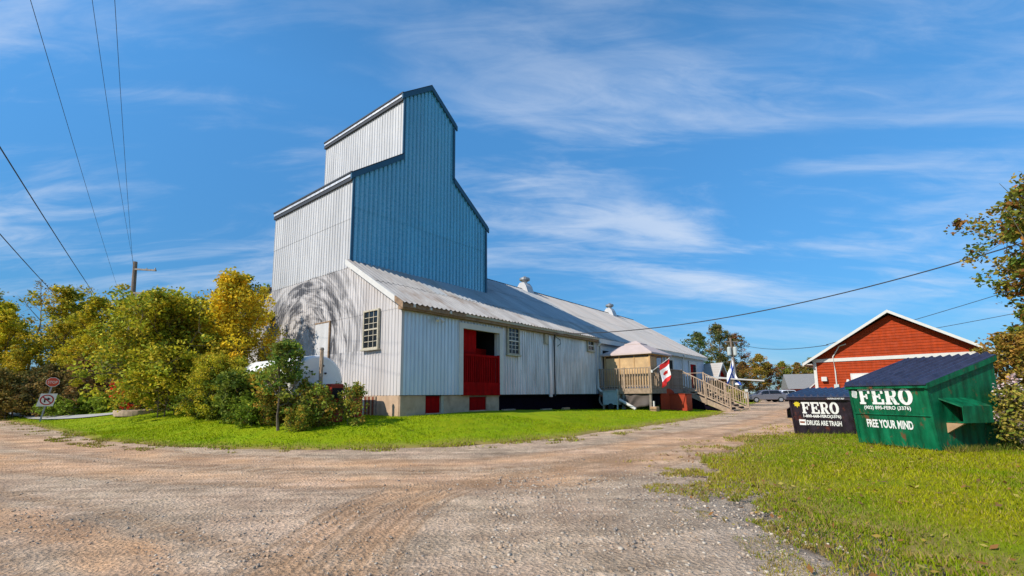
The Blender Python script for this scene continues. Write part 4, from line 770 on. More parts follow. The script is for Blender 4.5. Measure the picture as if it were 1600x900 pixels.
# ------------------------------------------------------------------ far buildings
t=thing('far_house','small far red house with grey roof beside the red building','house',(41.0,66,.2),R(-20)); t.scale=(.8,.8,.9)
MB().b2((-2.2,0,0),(5,6,2.1)).build('wall','redsiding',t); c=MB(); c.prism([(-.4,2.0),(6.4,2.0),(3.0,4.4)],-2.5,5.2,0); c.build('roof','shingle',t)
MB().prism([(.8,0),(2.8,0),(2.8,2.2),(1.8,3.0),(.8,2.2)],-1.2,.1,1).build('porch','redsiding',t); MB().b2((1.3,-1.25,.2),(2.2,-1.2,1.6)).build('door','white_paint',t)
for s in (-1,1): MB().beam((1.8+s*1.3,-1.3,2.05),(1.8,-1.3,3.1),.1,.14).build('porch_rake','white_paint',t)
MB().b2((-2.27,-.06,0),(-2.13,.1,2.0)).build('corner_board','white_paint',t)
t=thing('shed','grey roofed shed with dark red gable behind the stairs','shed',(19.7,45.8,.3),R(36)); t.scale=(.62,.9,.93)
MB().b2((0,0,0),(3.6,7,2.4)).build('wall','wood_grey',t); MB().prism([(-.3,2.35),(3.9,2.35),(1.8,4.35)],-.02,.06,1).build('gable','red_paint',t)
for s in (0,1):
    xe=-.45 if s==0 else 4.05; c=MB(); c.add([(xe,-.4,2.2),(1.8,-.4,4.4),(1.8,7.3,4.4),(xe,7.3,2.2),(xe,-.4,2.32),(1.8,-.4,4.52),(1.8,7.3,4.52),(xe,7.3,2.32)],[(3,2,1,0),(4,5,6,7),(0,1,5,4),(1,2,6,5),(2,3,7,6),(3,0,4,7)]); c.build('roof','roof_far',t)
    MB().beam((xe,-.44,2.22),(1.8,-.44,4.42),.06,.2).build('rake_board','white_paint',t)
MB().b2((1.75,-.07,2.4),(1.85,-.03,4.2)).build('gable_post','white_paint',t)
t=thing('lean_to','low lean-to with a white canopy roof beyond the stairs','shed',(18.6,43.0,.3),R(-12))
c=MB(); c.add([(-.6,-.9,2.55),(3.9,-.9,2.2),(3.9,1.6,2.3),(-.6,1.6,2.75),(-.6,-.9,2.67),(3.9,-.9,2.32),(3.9,1.6,2.42),(-.6,1.6,2.87)],[(3,2,1,0),(4,5,6,7),(0,1,5,4),(1,2,6,5),(2,3,7,6),(3,0,4,7)]); c.build('canopy','white_paint',t)
for x in (-.4,1.3): MB().b2((x-.06,-.8,0),(x+.06,-.68,2.4)).build('post','wood',t)
for k in range(9): MB().b2((-.3+k*.17,1.2,0),(-.14+k*.17,1.25,2.4)).build('board','wood_grey' if k%2 else 'wood',t)

# ------------------------------------------------------------------ cars
def car(label,paint,loc,rz):
    c_=thing('parked_car',label,'car',loc,rz,'cars parked on the gravel')
    lo=[(-2.25,.32),(-2.28,.62),(-2.2,.86),(-1.2,.98),(1.75,1.02),(2.2,.95),(2.27,.6),(2.22,.32)]
    MB().prism([(x,z) for x,z in lo],-.9,.9,1).build('body',paint,c_,bevel=.06)
    up=[(-1.25,.96),(-.55,1.42),(.1,1.5),(1.3,1.47),(1.95,1.02)]; c=MB(); v=[];
    for s in (-1,1): v+=[(x,s*(.86 if z<1.1 else .66),z) for x,z in up]
    n=len(up); c.add(v,[tuple(range(n)),tuple(range(2*n-1,n-1,-1))]+[(i,i+n,(i+1)%n+n,(i+1)%n) for i in range(n)]); c.build('cabin',paint,c_,bevel=.03)
    for s in (-1,1):
        for q in ([(-.95,1.04),(-.5,1.36),(.12,1.42),(.12,1.04)],[(.2,1.04),(.2,1.42),(1.2,1.4),(1.6,1.06)]):
            f=lambda x,z:(x,s*(.875-(z-1.02)*.42),z); v=[f(*p) for p in q]; w2=[(a,b+s*.012,z) for a,b,z in v]; MB().add(v+w2,[(0,1,2,3),(7,6,5,4),(0,4,5,1),(1,5,6,2),(2,6,7,3),(3,7,4,0)]).build('side_window','glass',c_)
        for x in (-1.42,1.4):
            wh=MB().tube([(x,s*.93,.33),(x,s*.70,.33)],.33,18).build('wheel','tyre',c_); MB().tube([(x,s*.94,.33),(x,s*.9,.33)],.21,12).build('rim','rim',wh)
        MB().b2((-2.27,s*.55-.16,.66),(-2.2,s*.55+.16,.8)).build('headlight','white_paint',c_,bevel=.02); MB().b2((2.2,s*.66-.16,.72),(2.275,s*.66+.16,.94)).build('tail_light','lens',c_,bevel=.02)
        MB().b2((-.9,s*.9,1.0),(-.75,s*1.02,1.1)).build('mirror',paint,c_,bevel=.02)
    for a,b_ in (((-1.2,1.0),(-.58,1.4)),((1.9,1.06),(1.36,1.43))):
        sx=-1 if a[0]<0 else 1; MB().add([(a[0]+sx*.02,-.72,a[1]),(a[0]+sx*.02,.72,a[1]),(b_[0]+sx*.02,.6,b_[1]),(b_[0]+sx*.02,-.6,b_[1]),(a[0],-.72,a[1]-.02),(a[0],.72,a[1]-.02),(b_[0],.6,b_[1]-.02),(b_[0],-.6,b_[1]-.02)],[(0,1,2,3),(7,6,5,4),(0,4,5,1),(1,5,6,2),(2,6,7,3),(3,7,4,0)]).build('windscreen','glass',c_)
    return c_
car('grey silver hatchback parked sideways at the end of the road','car_silver',(30.9,57.5,tz(30.9,57.5)),R(-6))
car('white car parked behind the grey silver hatchback','car_white',(35.3,61.5,tz(35.3,61.5)),R(14))

# ------------------------------------------------------------------ poles, wires, signs
up=thing('utility_pole','tall wooden utility pole with three crossarms rising from the wood','utility pole',(-24.9,30,.4),0)
MB().tube([(0.15,0,-.3),(.05,0,5),(-.1,0,10.1)],[.19,.16,.12],10).build('shaft','pole',up)
for z,l in ((9.55,1.5),(7.95,1.45),(6.6,1.4)):
    MB().beam((-.15,-.05,z+.04),(l+.1,-.35,z-.15),.09,.11).build('crossarm','wood_grey',up)
    for k in (.55,1.0): MB().tube([(l*k,-.3*k,z-.05-.08*k),(l*k,-.3*k,z+.12-.08*k)],.04,6).build('insulator','steel',up)
def cable(name,a,b,sag,r,label,group=None):
    a,b=Vector(a),Vector(b); n=26; pts=[a.lerp(b,i/n)-Vector((0,0,sag*4*(i/n)*(1-i/n))) for i in range(n+1)]
    return tag(MB().tube(pts,r,5).build(name,'wire'),label,'cable',group)
cable('overhead_cable',(-52,60,11.6),(-12.3,9,9.1),.3,.020,'upper thick overhead cable slanting down at the far left','overhead cables at left')
cable('overhead_cable',(-56,60,11.6),(-13.6,10,7.4),.3,.019,'lower thick overhead cable slanting down at the far left','overhead cables at left')
cable('overhead_cable',(-50,60,11.5),(-10.5,9,10.4),.3,.007,'thin overhead cable left of the utility pole','overhead cables at left')
cable('overhead_cable',(-24.8,29.9,9.6),(-8.6,8,11.5),.4,.006,'thin overhead cable meeting the top of the utility pole','overhead cables at left')
cable('overhead_cable',(-24.6,29.9,8.0),(-7.9,8,11.0),.4,.006,'thin overhead cable meeting the middle arm of the utility pole','overhead cables at left')
ax,ay=BW(10.3,-.35)
cable('service_cable',(ax,ay,4.85),(16.6,14.5,6.25),.75,.022,'service cable running from the barn eave to the tree at right')
cable('service_cable',(18.7,27.6,4.3),(38,20,11),.3,.016,'upper thin cable above the red building roof','cables by the red building')
cable('service_cable',(18.9,27.4,4.25),(32,16,7.2),.3,.014,'lower thin cable above the red building roof','cables by the red building')
cable('service_cable',(28.4,60,8.2),(18.9,27.7,4.3),.6,.02,'faint cable from the transformer pole to the red building')
tp=thing('transformer_pole','utility pole carrying two transformers beyond the barn','utility pole',(28.6,60,.3),0)
MB().tube([(.2,0,-.3),(0,0,4),(-.3,0,8.3)],[.19,.17,.13],8).build('shaft','pole',tp)
for s in (-1,1): 
    q=MB().tube([(-.2+s*.38,-.1,6.0),(-.2+s*.38,-.1,6.1),(-.2+s*.38,-.1,7.0),(-.2+s*.38,-.1,7.1)],[.22,.26,.26,.2],12).build('transformer','grey_label',tp); MB().tube([(-.2+s*.38,-.1,7.1),(-.2+s*.38,-.1,7.3)],.05,6).build('bushing','steel',q)
MB().b2((-1.1,-.06,7.75),(.7,.06,7.87)).build('crossarm','wood_grey',tp)
sx,sy=-25.45,25.4; sg=thing('road_sign','leaning post with small stop sign above a no right turn sign','road sign',(sx,sy,tz(sx,sy)),R(38)); 
tilt=.17
MB().beam((0,0,-.2),(tilt*2.1,0,2.1),.06,.07).build('post','steel',sg)
x=tilt*2.05; c=MB(); c.prism([(x+.29*math.cos(q),2.12+.27*math.sin(q)) for q in np.arange(8)*math.pi/4+math.pi/8],-.06,-.045,1); pn=c.build('stop_panel','sign_white',sg)
c=MB(); c.prism([(x+.265*math.cos(q),2.12+.245*math.sin(q)) for q in np.arange(8)*math.pi/4+math.pi/8],-.066,-.0605,1); c.build('stop_face','sign_red',pn)
add_text('STOP',pn,'sign_white',(x-.19,-.068,2.04),(R(90),0,0),.38,.15,'stop_text',off=.01)
x=tilt*1.2; c=MB(); sk=tilt*.35
c.prism([(x-.36-sk*.7,.82),(x+.30-sk*.7,.82),(x+.36+sk*.7,1.5),(x-.30+sk*.7,1.5)],-.06,-.045,1); pn=c.build('square_panel','sign_white',sg)
c=MB(); q=np.linspace(0,2*math.pi,29)
for a_,b_ in zip(q[:-1],q[1:]): c.prism([(x+.28*math.cos(a_),1.16+.28*math.sin(a_)),(x+.28*math.cos(b_),1.16+.28*math.sin(b_)),(x+.225*math.cos(b_),1.16+.225*math.sin(b_)),(x+.225*math.cos(a_),1.16+.225*math.sin(a_))],-.067,-.0605,1)
c.beam((x-.16,-.069,1.32),(x+.16,-.069,1.0),.01,.05); c.build('ring','sign_ring',pn)
c=MB(); c.b2((x-.11,-.066,1.03),(x-.05,-.061,1.24)); c.b2((x-.11,-.0655,1.18),(x+.05,-.0605,1.24)); c.prism([(x+.04,1.13),(x+.16,1.21),(x+.04,1.29)],-.0662,-.0612,1); c.build('arrow','black',pn)
t=thing('notice_sign','small white sign on a post beside the parked cars','road sign',(28.1,56.5,.35),0); MB().b2((-.04,-.04,0),(.04,.04,1.6)).build('post','steel',t); MB().b2((-.28,-.06,.5),(.28,-.04,1.2)).build('panel','sign_white',t); MB().b2((-.2,-.06,1.3),(.2,-.04,1.6)).build('plate','sign_white',t)
px_,py_=-18.9,23.9; t=thing('planter','round low tan planter ring at the edge of the lawn','planter',(px_,py_,tz(px_,py_)),0); c=MB()
for a_,b_ in zip(np.linspace(0,6.2832,33)[:-1],np.linspace(0,6.2832,33)[1:]):
    pr=[(1.02,-.1),(1.05,.16),(1.0,.20),(.88,.20),(.86,.08)]
    v=[(r_*math.cos(q_),r_*math.sin(q_),z_) for q_ in (a_,b_) for r_,z_ in pr]; c.add(v,[(i,i+1,i+6,i+5) for i in range(4)])
c.build('ring','wood',t,smooth=True); MB().tube([(0,0,0),(0,0,.10)],.9,20).build('soil','bark',t)

# ------------------------------------------------------------------ vegetation
LEAFK=2.2
def leaves_np(centers,rad,per,size,rg,flat=.75,cols=((.09,.13,.02),),droop=.2):
    """rhombic leaves scattered in clumps"""
    n=len(centers)*per; ci=np.repeat(np.arange(len(centers)),per); d=rg.normal(size=(n,3)); d/=np.linalg.norm(d,axis=1)[:,None]; rr=rad[ci][:,None]*rg.random((n,1))**.45
    P=np.asarray(centers)[ci]+d*rr*np.array([1,1,flat]); a=rg.normal(size=(n,3)); a[:,2]*=.7; a[:,2]-=droop; a/=np.linalg.norm(a,axis=1)[:,None]; b=rg.normal(size=(n,3)); b-=a*(a*b).sum(1)[:,None]; b/=np.linalg.norm(b,axis=1)[:,None]
    s=size*rg.uniform(.55,1.25,(n,1)); v=np.stack([P-a*s*.5,P+b*s*.30,P+a*s*.5,P-b*s*.30],1).reshape(-1,3); f=np.arange(4*n).reshape(n,4)
    cl=np.array(cols); clump=rg.integers(0,len(cl),len(centers)); pick=np.where(rg.random(n)<.65,clump[ci],rg.integers(0,len(cl),n)); c=cl[pick]*rg.uniform(.7,1.3,(n,1))*rg.uniform(.8,1.2,(len(centers),1))[ci]
    return v,f,np.repeat(np.clip(c*LEAFK,0,.8),4,0)
def make_plant(name,seed,h,cr,base,nl,ns,per,size,cols,label=None,cat='tree',stems=1,bark='bark',top=1.0,clump=.45,thick=.018,part='crown',flat=.75,spread=1.0):
    """tapered trunk(s), limbs, twigs and a crown of leaf clumps"""
    rg=np.random.default_rng(seed); root=link(name,None); wood=MB(); cen=[]; rad=[]
    for s in range(stems):
        off=np.array([rg.normal()*.12*stems,rg.normal()*.12*stems,0]) if stems>1 else np.zeros(3); lean=rg.normal(size=2)*(.05 if stems==1 else .16)*h
        hh=h*rg.uniform(.86,1.0) if stems>1 else h
        tp=[off+np.array([lean[0]*t**1.5+rg.normal()*.015*h*(t>0),lean[1]*t**1.5+rg.normal()*.015*h*(t>0),hh*t*.97-(.15 if t==0 else 0)]) for t in np.linspace(0,1,7)]
        r0=thick*h/(stems**.5); wood.tube(tp,[r0*(1-.9*t)*(1.25 if t==0 else 1) for t in np.linspace(0,1,7)],7)
        TP=np.array(tp); at=lambda t:np.array([np.interp(t,np.linspace(0,1,7),TP[:,i]) for i in range(3)])
        for k in range(nl):
            t=base+(1-base)*((k+rg.random())/nl)**.9; t=min(t,.98); p=at(t); an=k*2.4+rg.normal()*.4; q=(t-base)/(1-base); prof=math.sin(math.pi*min(1,.18+.80*q))**.7*(1-.35*q)
            ln=cr*prof*rg.uniform(.45,1.38)*spread; el=rg.uniform(.15,.75)+.5*q; d=np.array([math.cos(an)*math.cos(el),math.sin(an)*math.cos(el),math.sin(el)])
            pts=[p,p+d*ln*.4,p+d*ln*.75+np.array([0,0,.04*ln]),p+d*ln+np.array([0,0,.02*ln])]; wood.tube(pts,[r0*.42*(1-.75*t)+.008,r0*.28*(1-.75*t)+.007,.010,.005],5,False)
            for j in range(ns):
                u=rg.uniform(.35,1.0); b0=p+d*ln*u; d2=d*.5+rg.normal(size=3)*.6; d2/=np.linalg.norm(d2); l2=ln*rg.uniform(.2,.42)+.12; e=b0+d2*l2; wood.tube([b0,b0+d2*l2*.5,e],[.010,.007,.004],4,False); cen.append(e); rad.append(clump*rg.uniform(.4,1.3)*(.55+.45*prof))
        cen.append(at(.98)); rad.append(clump*.8)
    wood.build('trunk',bark,root)
    if per:
        v,f,c=leaves_np(np.array(cen),np.array(rad),per,size,rg,flat,cols); np_mesh(part,v,f,'leaf',root,tint=c)
    root['category']=cat
    return root
protos={}
YG=((.155,.150,.010),(.20,.170,.010),(.105,.115,.010),(.21,.16,.015))       # yellow green of early autumn
OG=((.115,.115,.012),(.15,.130,.014),(.075,.085,.011),(.17,.13,.016))
DG=((.035,.055,.008),(.055,.078,.009),(.08,.095,.012))
YW=((.30,.22,.012),(.24,.19,.014),(.20,.175,.018),(.32,.20,.012))
AU=((.16,.075,.02),(.20,.11,.02),(.11,.09,.02),(.13,.05,.02),(.10,.10,.018))
GB=((.12,.135,.012),(.17,.16,.012),(.07,.09,.010),(.19,.155,.016))
def place(src,x,y,label,group,sc_=1.0,rz=0,colr=(1,1,1),first=set(),sz=None,dz=0.0,cat=None):
    if src.name in first: o=copy_tree(src)
    else: o=src; first.add(src.name)
    o.location=(x,y,tz(x,y)-.02+dz); o.rotation_euler.z=rz; o.scale=(sc_,sc_,sz or sc_); tag(o,label,cat,group)
    for ch in o.children: ch.color=(*colr,1)
    return o
A=make_plant('broadleaf_tree',11,8.2,2.4,.16,26,7,44,.20,YG,thick=.013,clump=.62)
Bt=make_plant('broadleaf_tree',12,8.0,2.2,.22,24,7,42,.20,OG,thick=.013,clump=.6)
Ct=make_plant('broadleaf_tree',13,7.6,2.0,.12,26,7,40,.19,OG,thick=.012,clump=.55,stems=2)
P0=make_plant('bare_tree',14,9.6,2.0,.40,16,6,3,.16,((.11,.10,.04),(.09,.07,.03)),thick=.012,clump=.5,bark='palebark')
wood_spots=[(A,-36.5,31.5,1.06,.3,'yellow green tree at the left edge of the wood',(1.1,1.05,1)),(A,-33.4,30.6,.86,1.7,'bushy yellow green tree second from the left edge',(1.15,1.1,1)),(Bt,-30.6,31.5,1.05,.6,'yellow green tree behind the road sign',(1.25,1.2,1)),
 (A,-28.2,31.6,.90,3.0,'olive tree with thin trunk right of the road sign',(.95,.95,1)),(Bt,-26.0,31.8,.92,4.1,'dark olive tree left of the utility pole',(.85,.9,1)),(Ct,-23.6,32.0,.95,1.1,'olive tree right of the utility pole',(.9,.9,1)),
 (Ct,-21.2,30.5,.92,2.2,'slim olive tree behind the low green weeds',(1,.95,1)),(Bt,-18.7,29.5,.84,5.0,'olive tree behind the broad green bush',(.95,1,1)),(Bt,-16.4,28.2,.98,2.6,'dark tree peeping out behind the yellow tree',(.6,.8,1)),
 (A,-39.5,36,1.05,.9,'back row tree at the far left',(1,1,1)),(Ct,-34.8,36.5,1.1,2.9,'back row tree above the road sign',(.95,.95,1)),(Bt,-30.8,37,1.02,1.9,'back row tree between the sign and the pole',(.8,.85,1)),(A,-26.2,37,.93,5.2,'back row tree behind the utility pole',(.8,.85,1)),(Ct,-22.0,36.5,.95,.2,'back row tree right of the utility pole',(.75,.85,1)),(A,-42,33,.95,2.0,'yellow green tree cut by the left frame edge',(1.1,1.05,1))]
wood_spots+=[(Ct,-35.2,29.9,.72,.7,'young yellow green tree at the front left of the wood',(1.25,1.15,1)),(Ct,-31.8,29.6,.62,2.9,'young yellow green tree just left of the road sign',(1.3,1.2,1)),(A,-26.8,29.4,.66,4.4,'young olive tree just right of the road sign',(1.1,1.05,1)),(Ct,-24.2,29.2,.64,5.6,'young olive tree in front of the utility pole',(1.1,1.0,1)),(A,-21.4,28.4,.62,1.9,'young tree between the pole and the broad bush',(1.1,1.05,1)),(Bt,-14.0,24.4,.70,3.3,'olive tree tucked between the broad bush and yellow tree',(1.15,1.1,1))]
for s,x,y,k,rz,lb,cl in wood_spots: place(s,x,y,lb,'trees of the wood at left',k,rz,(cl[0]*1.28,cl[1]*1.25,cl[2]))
place(P0,-34.6,33.2,'tall nearly bare tree at the far left of the wood','bare trees of the wood',1.0,.4); place(P0,-32.4,34,'nearly bare tree leaning beside the taller one','bare trees of the wood',.95,2.1); place(P0,-23.3,34,'thin bare topped tree right of the utility pole','bare trees of the wood',.85,3.6)
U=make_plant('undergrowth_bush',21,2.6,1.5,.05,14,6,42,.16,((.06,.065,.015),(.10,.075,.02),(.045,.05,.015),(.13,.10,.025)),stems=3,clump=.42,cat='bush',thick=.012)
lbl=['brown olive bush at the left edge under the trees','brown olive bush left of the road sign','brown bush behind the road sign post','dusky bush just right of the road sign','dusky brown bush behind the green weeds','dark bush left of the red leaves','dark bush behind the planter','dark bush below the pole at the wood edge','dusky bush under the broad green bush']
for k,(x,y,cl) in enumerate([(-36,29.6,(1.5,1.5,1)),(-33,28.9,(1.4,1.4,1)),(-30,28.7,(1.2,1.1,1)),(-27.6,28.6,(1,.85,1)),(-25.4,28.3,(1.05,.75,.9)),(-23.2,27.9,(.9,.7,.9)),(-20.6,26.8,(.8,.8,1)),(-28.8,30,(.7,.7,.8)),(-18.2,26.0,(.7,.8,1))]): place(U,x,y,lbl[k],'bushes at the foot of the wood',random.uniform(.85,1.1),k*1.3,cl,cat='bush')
W=make_plant('low_weeds',22,.75,.6,.02,10,4,30,.13,((.09,.13,.012),(.12,.15,.015)),stems=4,clump=.24,cat='weeds',thick=.008,part='foliage')
for k,(x,y) in enumerate([(-25.9,27.4),(-24.9,27.2),(-23.8,27.0),(-22.8,26.6),(-21.9,26.3)]): place(W,x,y,['leftmost','second from left','middle','second from right','rightmost'][k]+' low bright green weed clump at the wood edge','low weeds at the wood edge',random.uniform(.85,1.15),k,cat='weeds')
RS=make_plant('red_bush',23,1.7,.8,.05,10,4,26,.16,((.34,.02,.012),(.28,.05,.015),(.22,.03,.015)),stems=3,clump=.28,cat='bush',thick=.01); place(RS,-20.9,25.6,'small bush with bright red autumn leaves left of the planter',None,1.0,0)
PB=make_plant('planter_shrub',24,1.5,.9,.05,10,5,34,.15,((.22,.18,.015),(.12,.14,.015),(.26,.18,.02)),stems=3,clump=.3,cat='bush',thick=.01); place(PB,px_,py_,'yellow green shrub growing in the round planter',None,1.0,0,dz=.2)
BB=make_plant('broad_bush',25,5.3,2.5,.03,26,8,56,.15,GB,stems=4,clump=.55,cat='bush',thick=.008); place(BB,-15.7,21.6,'broad tall green bush left of the tank',None,1.08,.5,(1.35,1.3,1.1))
Y1=make_plant('yellow_tree',26,6.1,1.9,.12,26,8,60,.16,YW,clump=.55,thick=.012); place(Y1,-12.6,21.6,'golden yellow tree against the tower corner',None,1.0,.5,(1.2,1.2,1.1))
DBp=make_plant('dark_bush',27,1.45,1.1,.04,14,6,54,.13,DG,stems=4,clump=.36,cat='bush',thick=.01); place(DBp,-10.3,17.9,'dark green leafy bush left of the tank',None,1.0,.2,cat='bush'); place(DBp,-9.0,17.0,'low dark green bush at the lawn edge before the tank',None,.6,2.2,(1.6,1.6,1.2),cat='bush'); place(DBp,-11.8,19.0,'dark green bush farthest left of the tank',None,.85,1.2,(1.3,1.2,1),cat='bush')
ST=make_plant('small_tree',28,3.3,.75,.28,16,5,22,.13,((.05,.09,.014),(.09,.12,.016),(.12,.125,.02)),stems=2,clump=.24,thick=.02); place(ST,-7.65,16.1,'small leafy green tree in front of the tank side',None,1.0,.9,cat='tree')
VB=make_plant('viburnum_bush',29,1.7,.62,.03,13,5,26,.13,((.10,.125,.016),(.15,.14,.02),(.06,.09,.014),(.19,.12,.02)),stems=4,clump=.32,cat='bush',thick=.012,flat=1.0); place(VB,-6.45,16.15,'yellow green bush in front of the tank end',None,.85,.9,cat='bush'); place(VB,-8.3,16.7,'olive bush left of the small leafy tree',None,.62,2.0,(1.1,.9,.9),cat='bush')
place(VB,-7.0,15.75,'low olive bush hiding the foot of the small leafy tree',None,.45,3.0,(1.2,1.15,1),cat='bush'); place(VB,-8.7,17.6,'yellow green bush between the dark bushes and the tank',None,1.1,4.2,(1.3,1.3,1),cat='bush'); place(BB,-12.3,19.2,'bright yellow green bush below the yellow tree',None,.5,2.4,(1.4,1.3,1),cat='bush')
# autumn trees at the back right
AT=make_plant('autumn_tree',31,7.2,2.5,.08,24,7,44,.26,AU,clump=.7,thick=.014); AT2=make_plant('autumn_tree',32,7.6,2.2,.10,24,7,44,.26,((.12,.12,.02),(.16,.11,.02),(.09,.10,.02)),clump=.65,thick=.013)
TT=make_plant('tall_tree',33,10.4,2.7,.45,20,7,36,.24,((.045,.06,.017),(.07,.075,.02),(.11,.075,.03)),clump=.6,thick=.013)
al=['orange brown tree left of the transformer pole','rust brown tree behind the blue and white flag','russet tree right of the transformer pole','golden brown tree above the grey hatchback','brown tree behind the grey hatchback','orange brown tree above the white car','olive brown tree behind the white car','russet tree left of the far red house','dark olive tree behind the far red house','orange tree beyond the far red house','brown tree at the back of the road','olive tree hidden behind the red building corner']
for k,(s,x,y,sc_,cl) in enumerate([(AT2,34,76,.95,(.7,.7,.8)),(AT,36.5,78,.86,(.8,.8,.9)),(AT,39.5,80,.84,(1,.9,1)),(AT2,43,82,1.0,(1.25,1,.9)),(AT,46,84,.9,(.9,.7,.9)),(AT2,49.5,85,.88,(.9,1,.9)),(AT,52.5,86,.9,(.9,1,1)),(AT2,55.5,87,.98,(.8,.85,.9)),(AT,58.5,88,1.12,(1.2,1.15,1)),(AT2,61,89,.95,(1.1,.9,1)),(AT2,44,90,.9,(.6,.6,.7)),(AT,65,90,1.0,(.8,.8,.9))]): place(s,x,y,al[k],'autumn trees behind the parked cars',sc_,k*1.7,cl)
for k,(x,y,sc_,cl) in enumerate([(24.6,62,.86,(.7,1,.9)),(29.4,66,1.02,(1,1,1)),(33.2,69,.92,(1.3,.8,1))]): place(TT,x,y,['dark green tree just beyond the barn end','tall loose crowned tree beyond the barn','tall brownish tree right of the transformer pole'][k],'tall trees beyond the barn',sc_,k*2.1,cl)
GRS=make_plant('tall_grass_clump',34,.9,.7,.02,10,4,26,.2,((.20,.16,.04),(.16,.15,.03)),stems=5,clump=.3,cat='grass clump',thick=.006,part='foliage')
for k,(x,y) in enumerate([(25.8,57),(26.9,59.0),(27.6,60.5)]): place(GRS,x,y,['nearest','middle','farthest'][k]+' dry grass clump beside the grey hatchback','dry grass clumps by the cars',1.2,k,cat='grass clump')
# right foreground tree and flowering shrub
RT_=make_plant('leafy_tree',41,6.9,2.3,.10,60,9,64,.13,((.055,.08,.012),(.10,.10,.014),(.16,.115,.014),(.13,.06,.015),(.08,.09,.014)),clump=.42,thick=.016,bark='palebark',spread=.92); place(RT_,14.35,11.7,'green and rust leaved tree cut by the right frame edge',None,1.0,1.2,cat='tree')
rg=np.random.default_rng(5); c=MB()
for k in range(26):
    an=rg.uniform(2.2,4.4); z0=rg.uniform(3.2,5.8); d=Vector((math.cos(an)*.8,math.sin(an)*.6,rg.uniform(.2,1.1))).normalized(); p=Vector((math.cos(an)*1.0,math.sin(an)*1.0,z0)); ln=rg.uniform(1.0,2.0); c.tube([p,p+d*ln*.5+Vector((0,0,.06)),p+d*ln],[.016,.010,.004],4,False)
c.build('bare_twigs','palebark',RT_)
FS=make_plant('flowering_shrub',42,1.35,.55,.03,14,6,15,.09,((.09,.115,.016),(.14,.13,.02),(.18,.14,.03)),stems=4,clump=.2,cat='bush',thick=.01); place(FS,12.0,10.85,'flowering shrub with pale pink blooms beside the green dumpster',None,1.0,.3,cat='bush')
c=[];r_=[]
for k in range(60):
    an=rg.uniform(1.5,5.2); rr=rg.uniform(.75,1.1); c.append((math.cos(an)*rr,math.sin(an)*rr,rg.uniform(.3,1.7))); r_.append(rg.uniform(.08,.14))
v,f,cl=leaves_np(np.array(c),np.array(r_),40,.06,rg,1.3,((.36,.25,.26),(.40,.32,.31),(.30,.21,.20))); o=np_mesh('blossom',v,f,'leaf',FS,tint=cl); o.color=(1,1,1,1)

RB=make_plant('rust_leaved_bush',43,2.9,.75,.05,18,6,40,.10,((.16,.085,.016),(.12,.10,.016),(.18,.12,.02)),stems=3,clump=.28,cat='bush',thick=.01,bark='palebark'); place(RB,12.45,11.75,'rust and olive leaved bush behind the flowering shrub',None,1.0,.3,cat='bush')
# ------------------------------------------------------------------ grass and loose stones
def blades(name,X,Y,hgt,wid,cols,rg,label):
    n=len(X); Z=terrain(X,Y)-.005; a=rg.uniform(0,6.283,n); lean=rg.normal(size=(n,2))*.45; h=hgt*rg.uniform(.5,1.3,n); w=wid*rg.uniform(.7,1.3,n)
    dx=np.cos(a)*w/2; dy=np.sin(a)*w/2; v=np.stack([np.stack([X-dx,Y-dy,Z],1),np.stack([X+dx,Y+dy,Z],1),np.stack([X+lean[:,0]*h,Y+lean[:,1]*h,Z+h],1)],1).reshape(-1,3)
    o=np_mesh(name,v,np.arange(3*n).reshape(n,3),'blade',tint=np.repeat(cols,3,0)); o.color=(1,1,1,1); return tag(o,label,'grass',kind='stuff')
def scatter(rg,x0,x1,y0,y1,dens): n=int((x1-x0)*(y1-y0)*dens); return rg.uniform(x0,x1,n),rg.uniform(y0,y1,n)
rg=np.random.default_rng(3)
def lawncol(X,Y,rg,g,yl,dr,drymask): 
    n=len(X); k=S((fbm(X*.55,Y*.55,41)-.36)/.26)[:,None]*.75+.25*(fbm(X*2.7,Y*2.7,43)>.52)[:,None]; c=np.array(g)*(1-k)+np.array(yl)*k; c=c*rg.uniform(.65,1.35,(n,1)); m=(rg.random(n)<drymask)[:,None]; return np.where(m,np.array(dr)*rg.uniform(.7,1.3,(n,1)),c)
Xs=[];Ys=[]
for (x0,x1,y0,y1,dn) in ((2,9.5,2.6,7,2300),(2,12.5,7,11,1200),(3,16,11,16,500),(6,24,16,27,150)):
    X,Y=scatter(rg,x0,x1,y0,y1,dn); d=-sdist(X,Y,G); edge=fbm(X*1.3,Y*1.3,51)
    keep=(d>0.0+1.5*np.clip(.52-edge,-.5,.5)*3)|((d>-1.9)&(fbm(X*2.2,Y*2.2,55)>.66)&(d+1.9>rg.random(len(X))*2.4)); keep&=(np.abs(X/np.maximum(Y,.1))<1.25); 
    # bare spots
    keep&=~((fbm(X*.8,Y*.8,61)<.30)&(d<1.5)); Xs.append(X[keep]);Ys.append(Y[keep])
X=np.concatenate(Xs);Y=np.concatenate(Ys); d=-sdist(X,Y,G); dist=np.hypot(X,Y)
blades('verge_grass',X,Y,np.where(dist<9,.055,.07)*np.where(d<0,.75,1),.007+.0012*dist,lawncol(X,Y,rg,(.17,.24,.004),(.31,.305,.006),(.32,.235,.07),np.clip(.16+.5*np.exp(-np.clip(d,0,9)/.7),0,.7)),rg,'olive green mown grass around the dumpsters')
Xs=[];Ys=[]
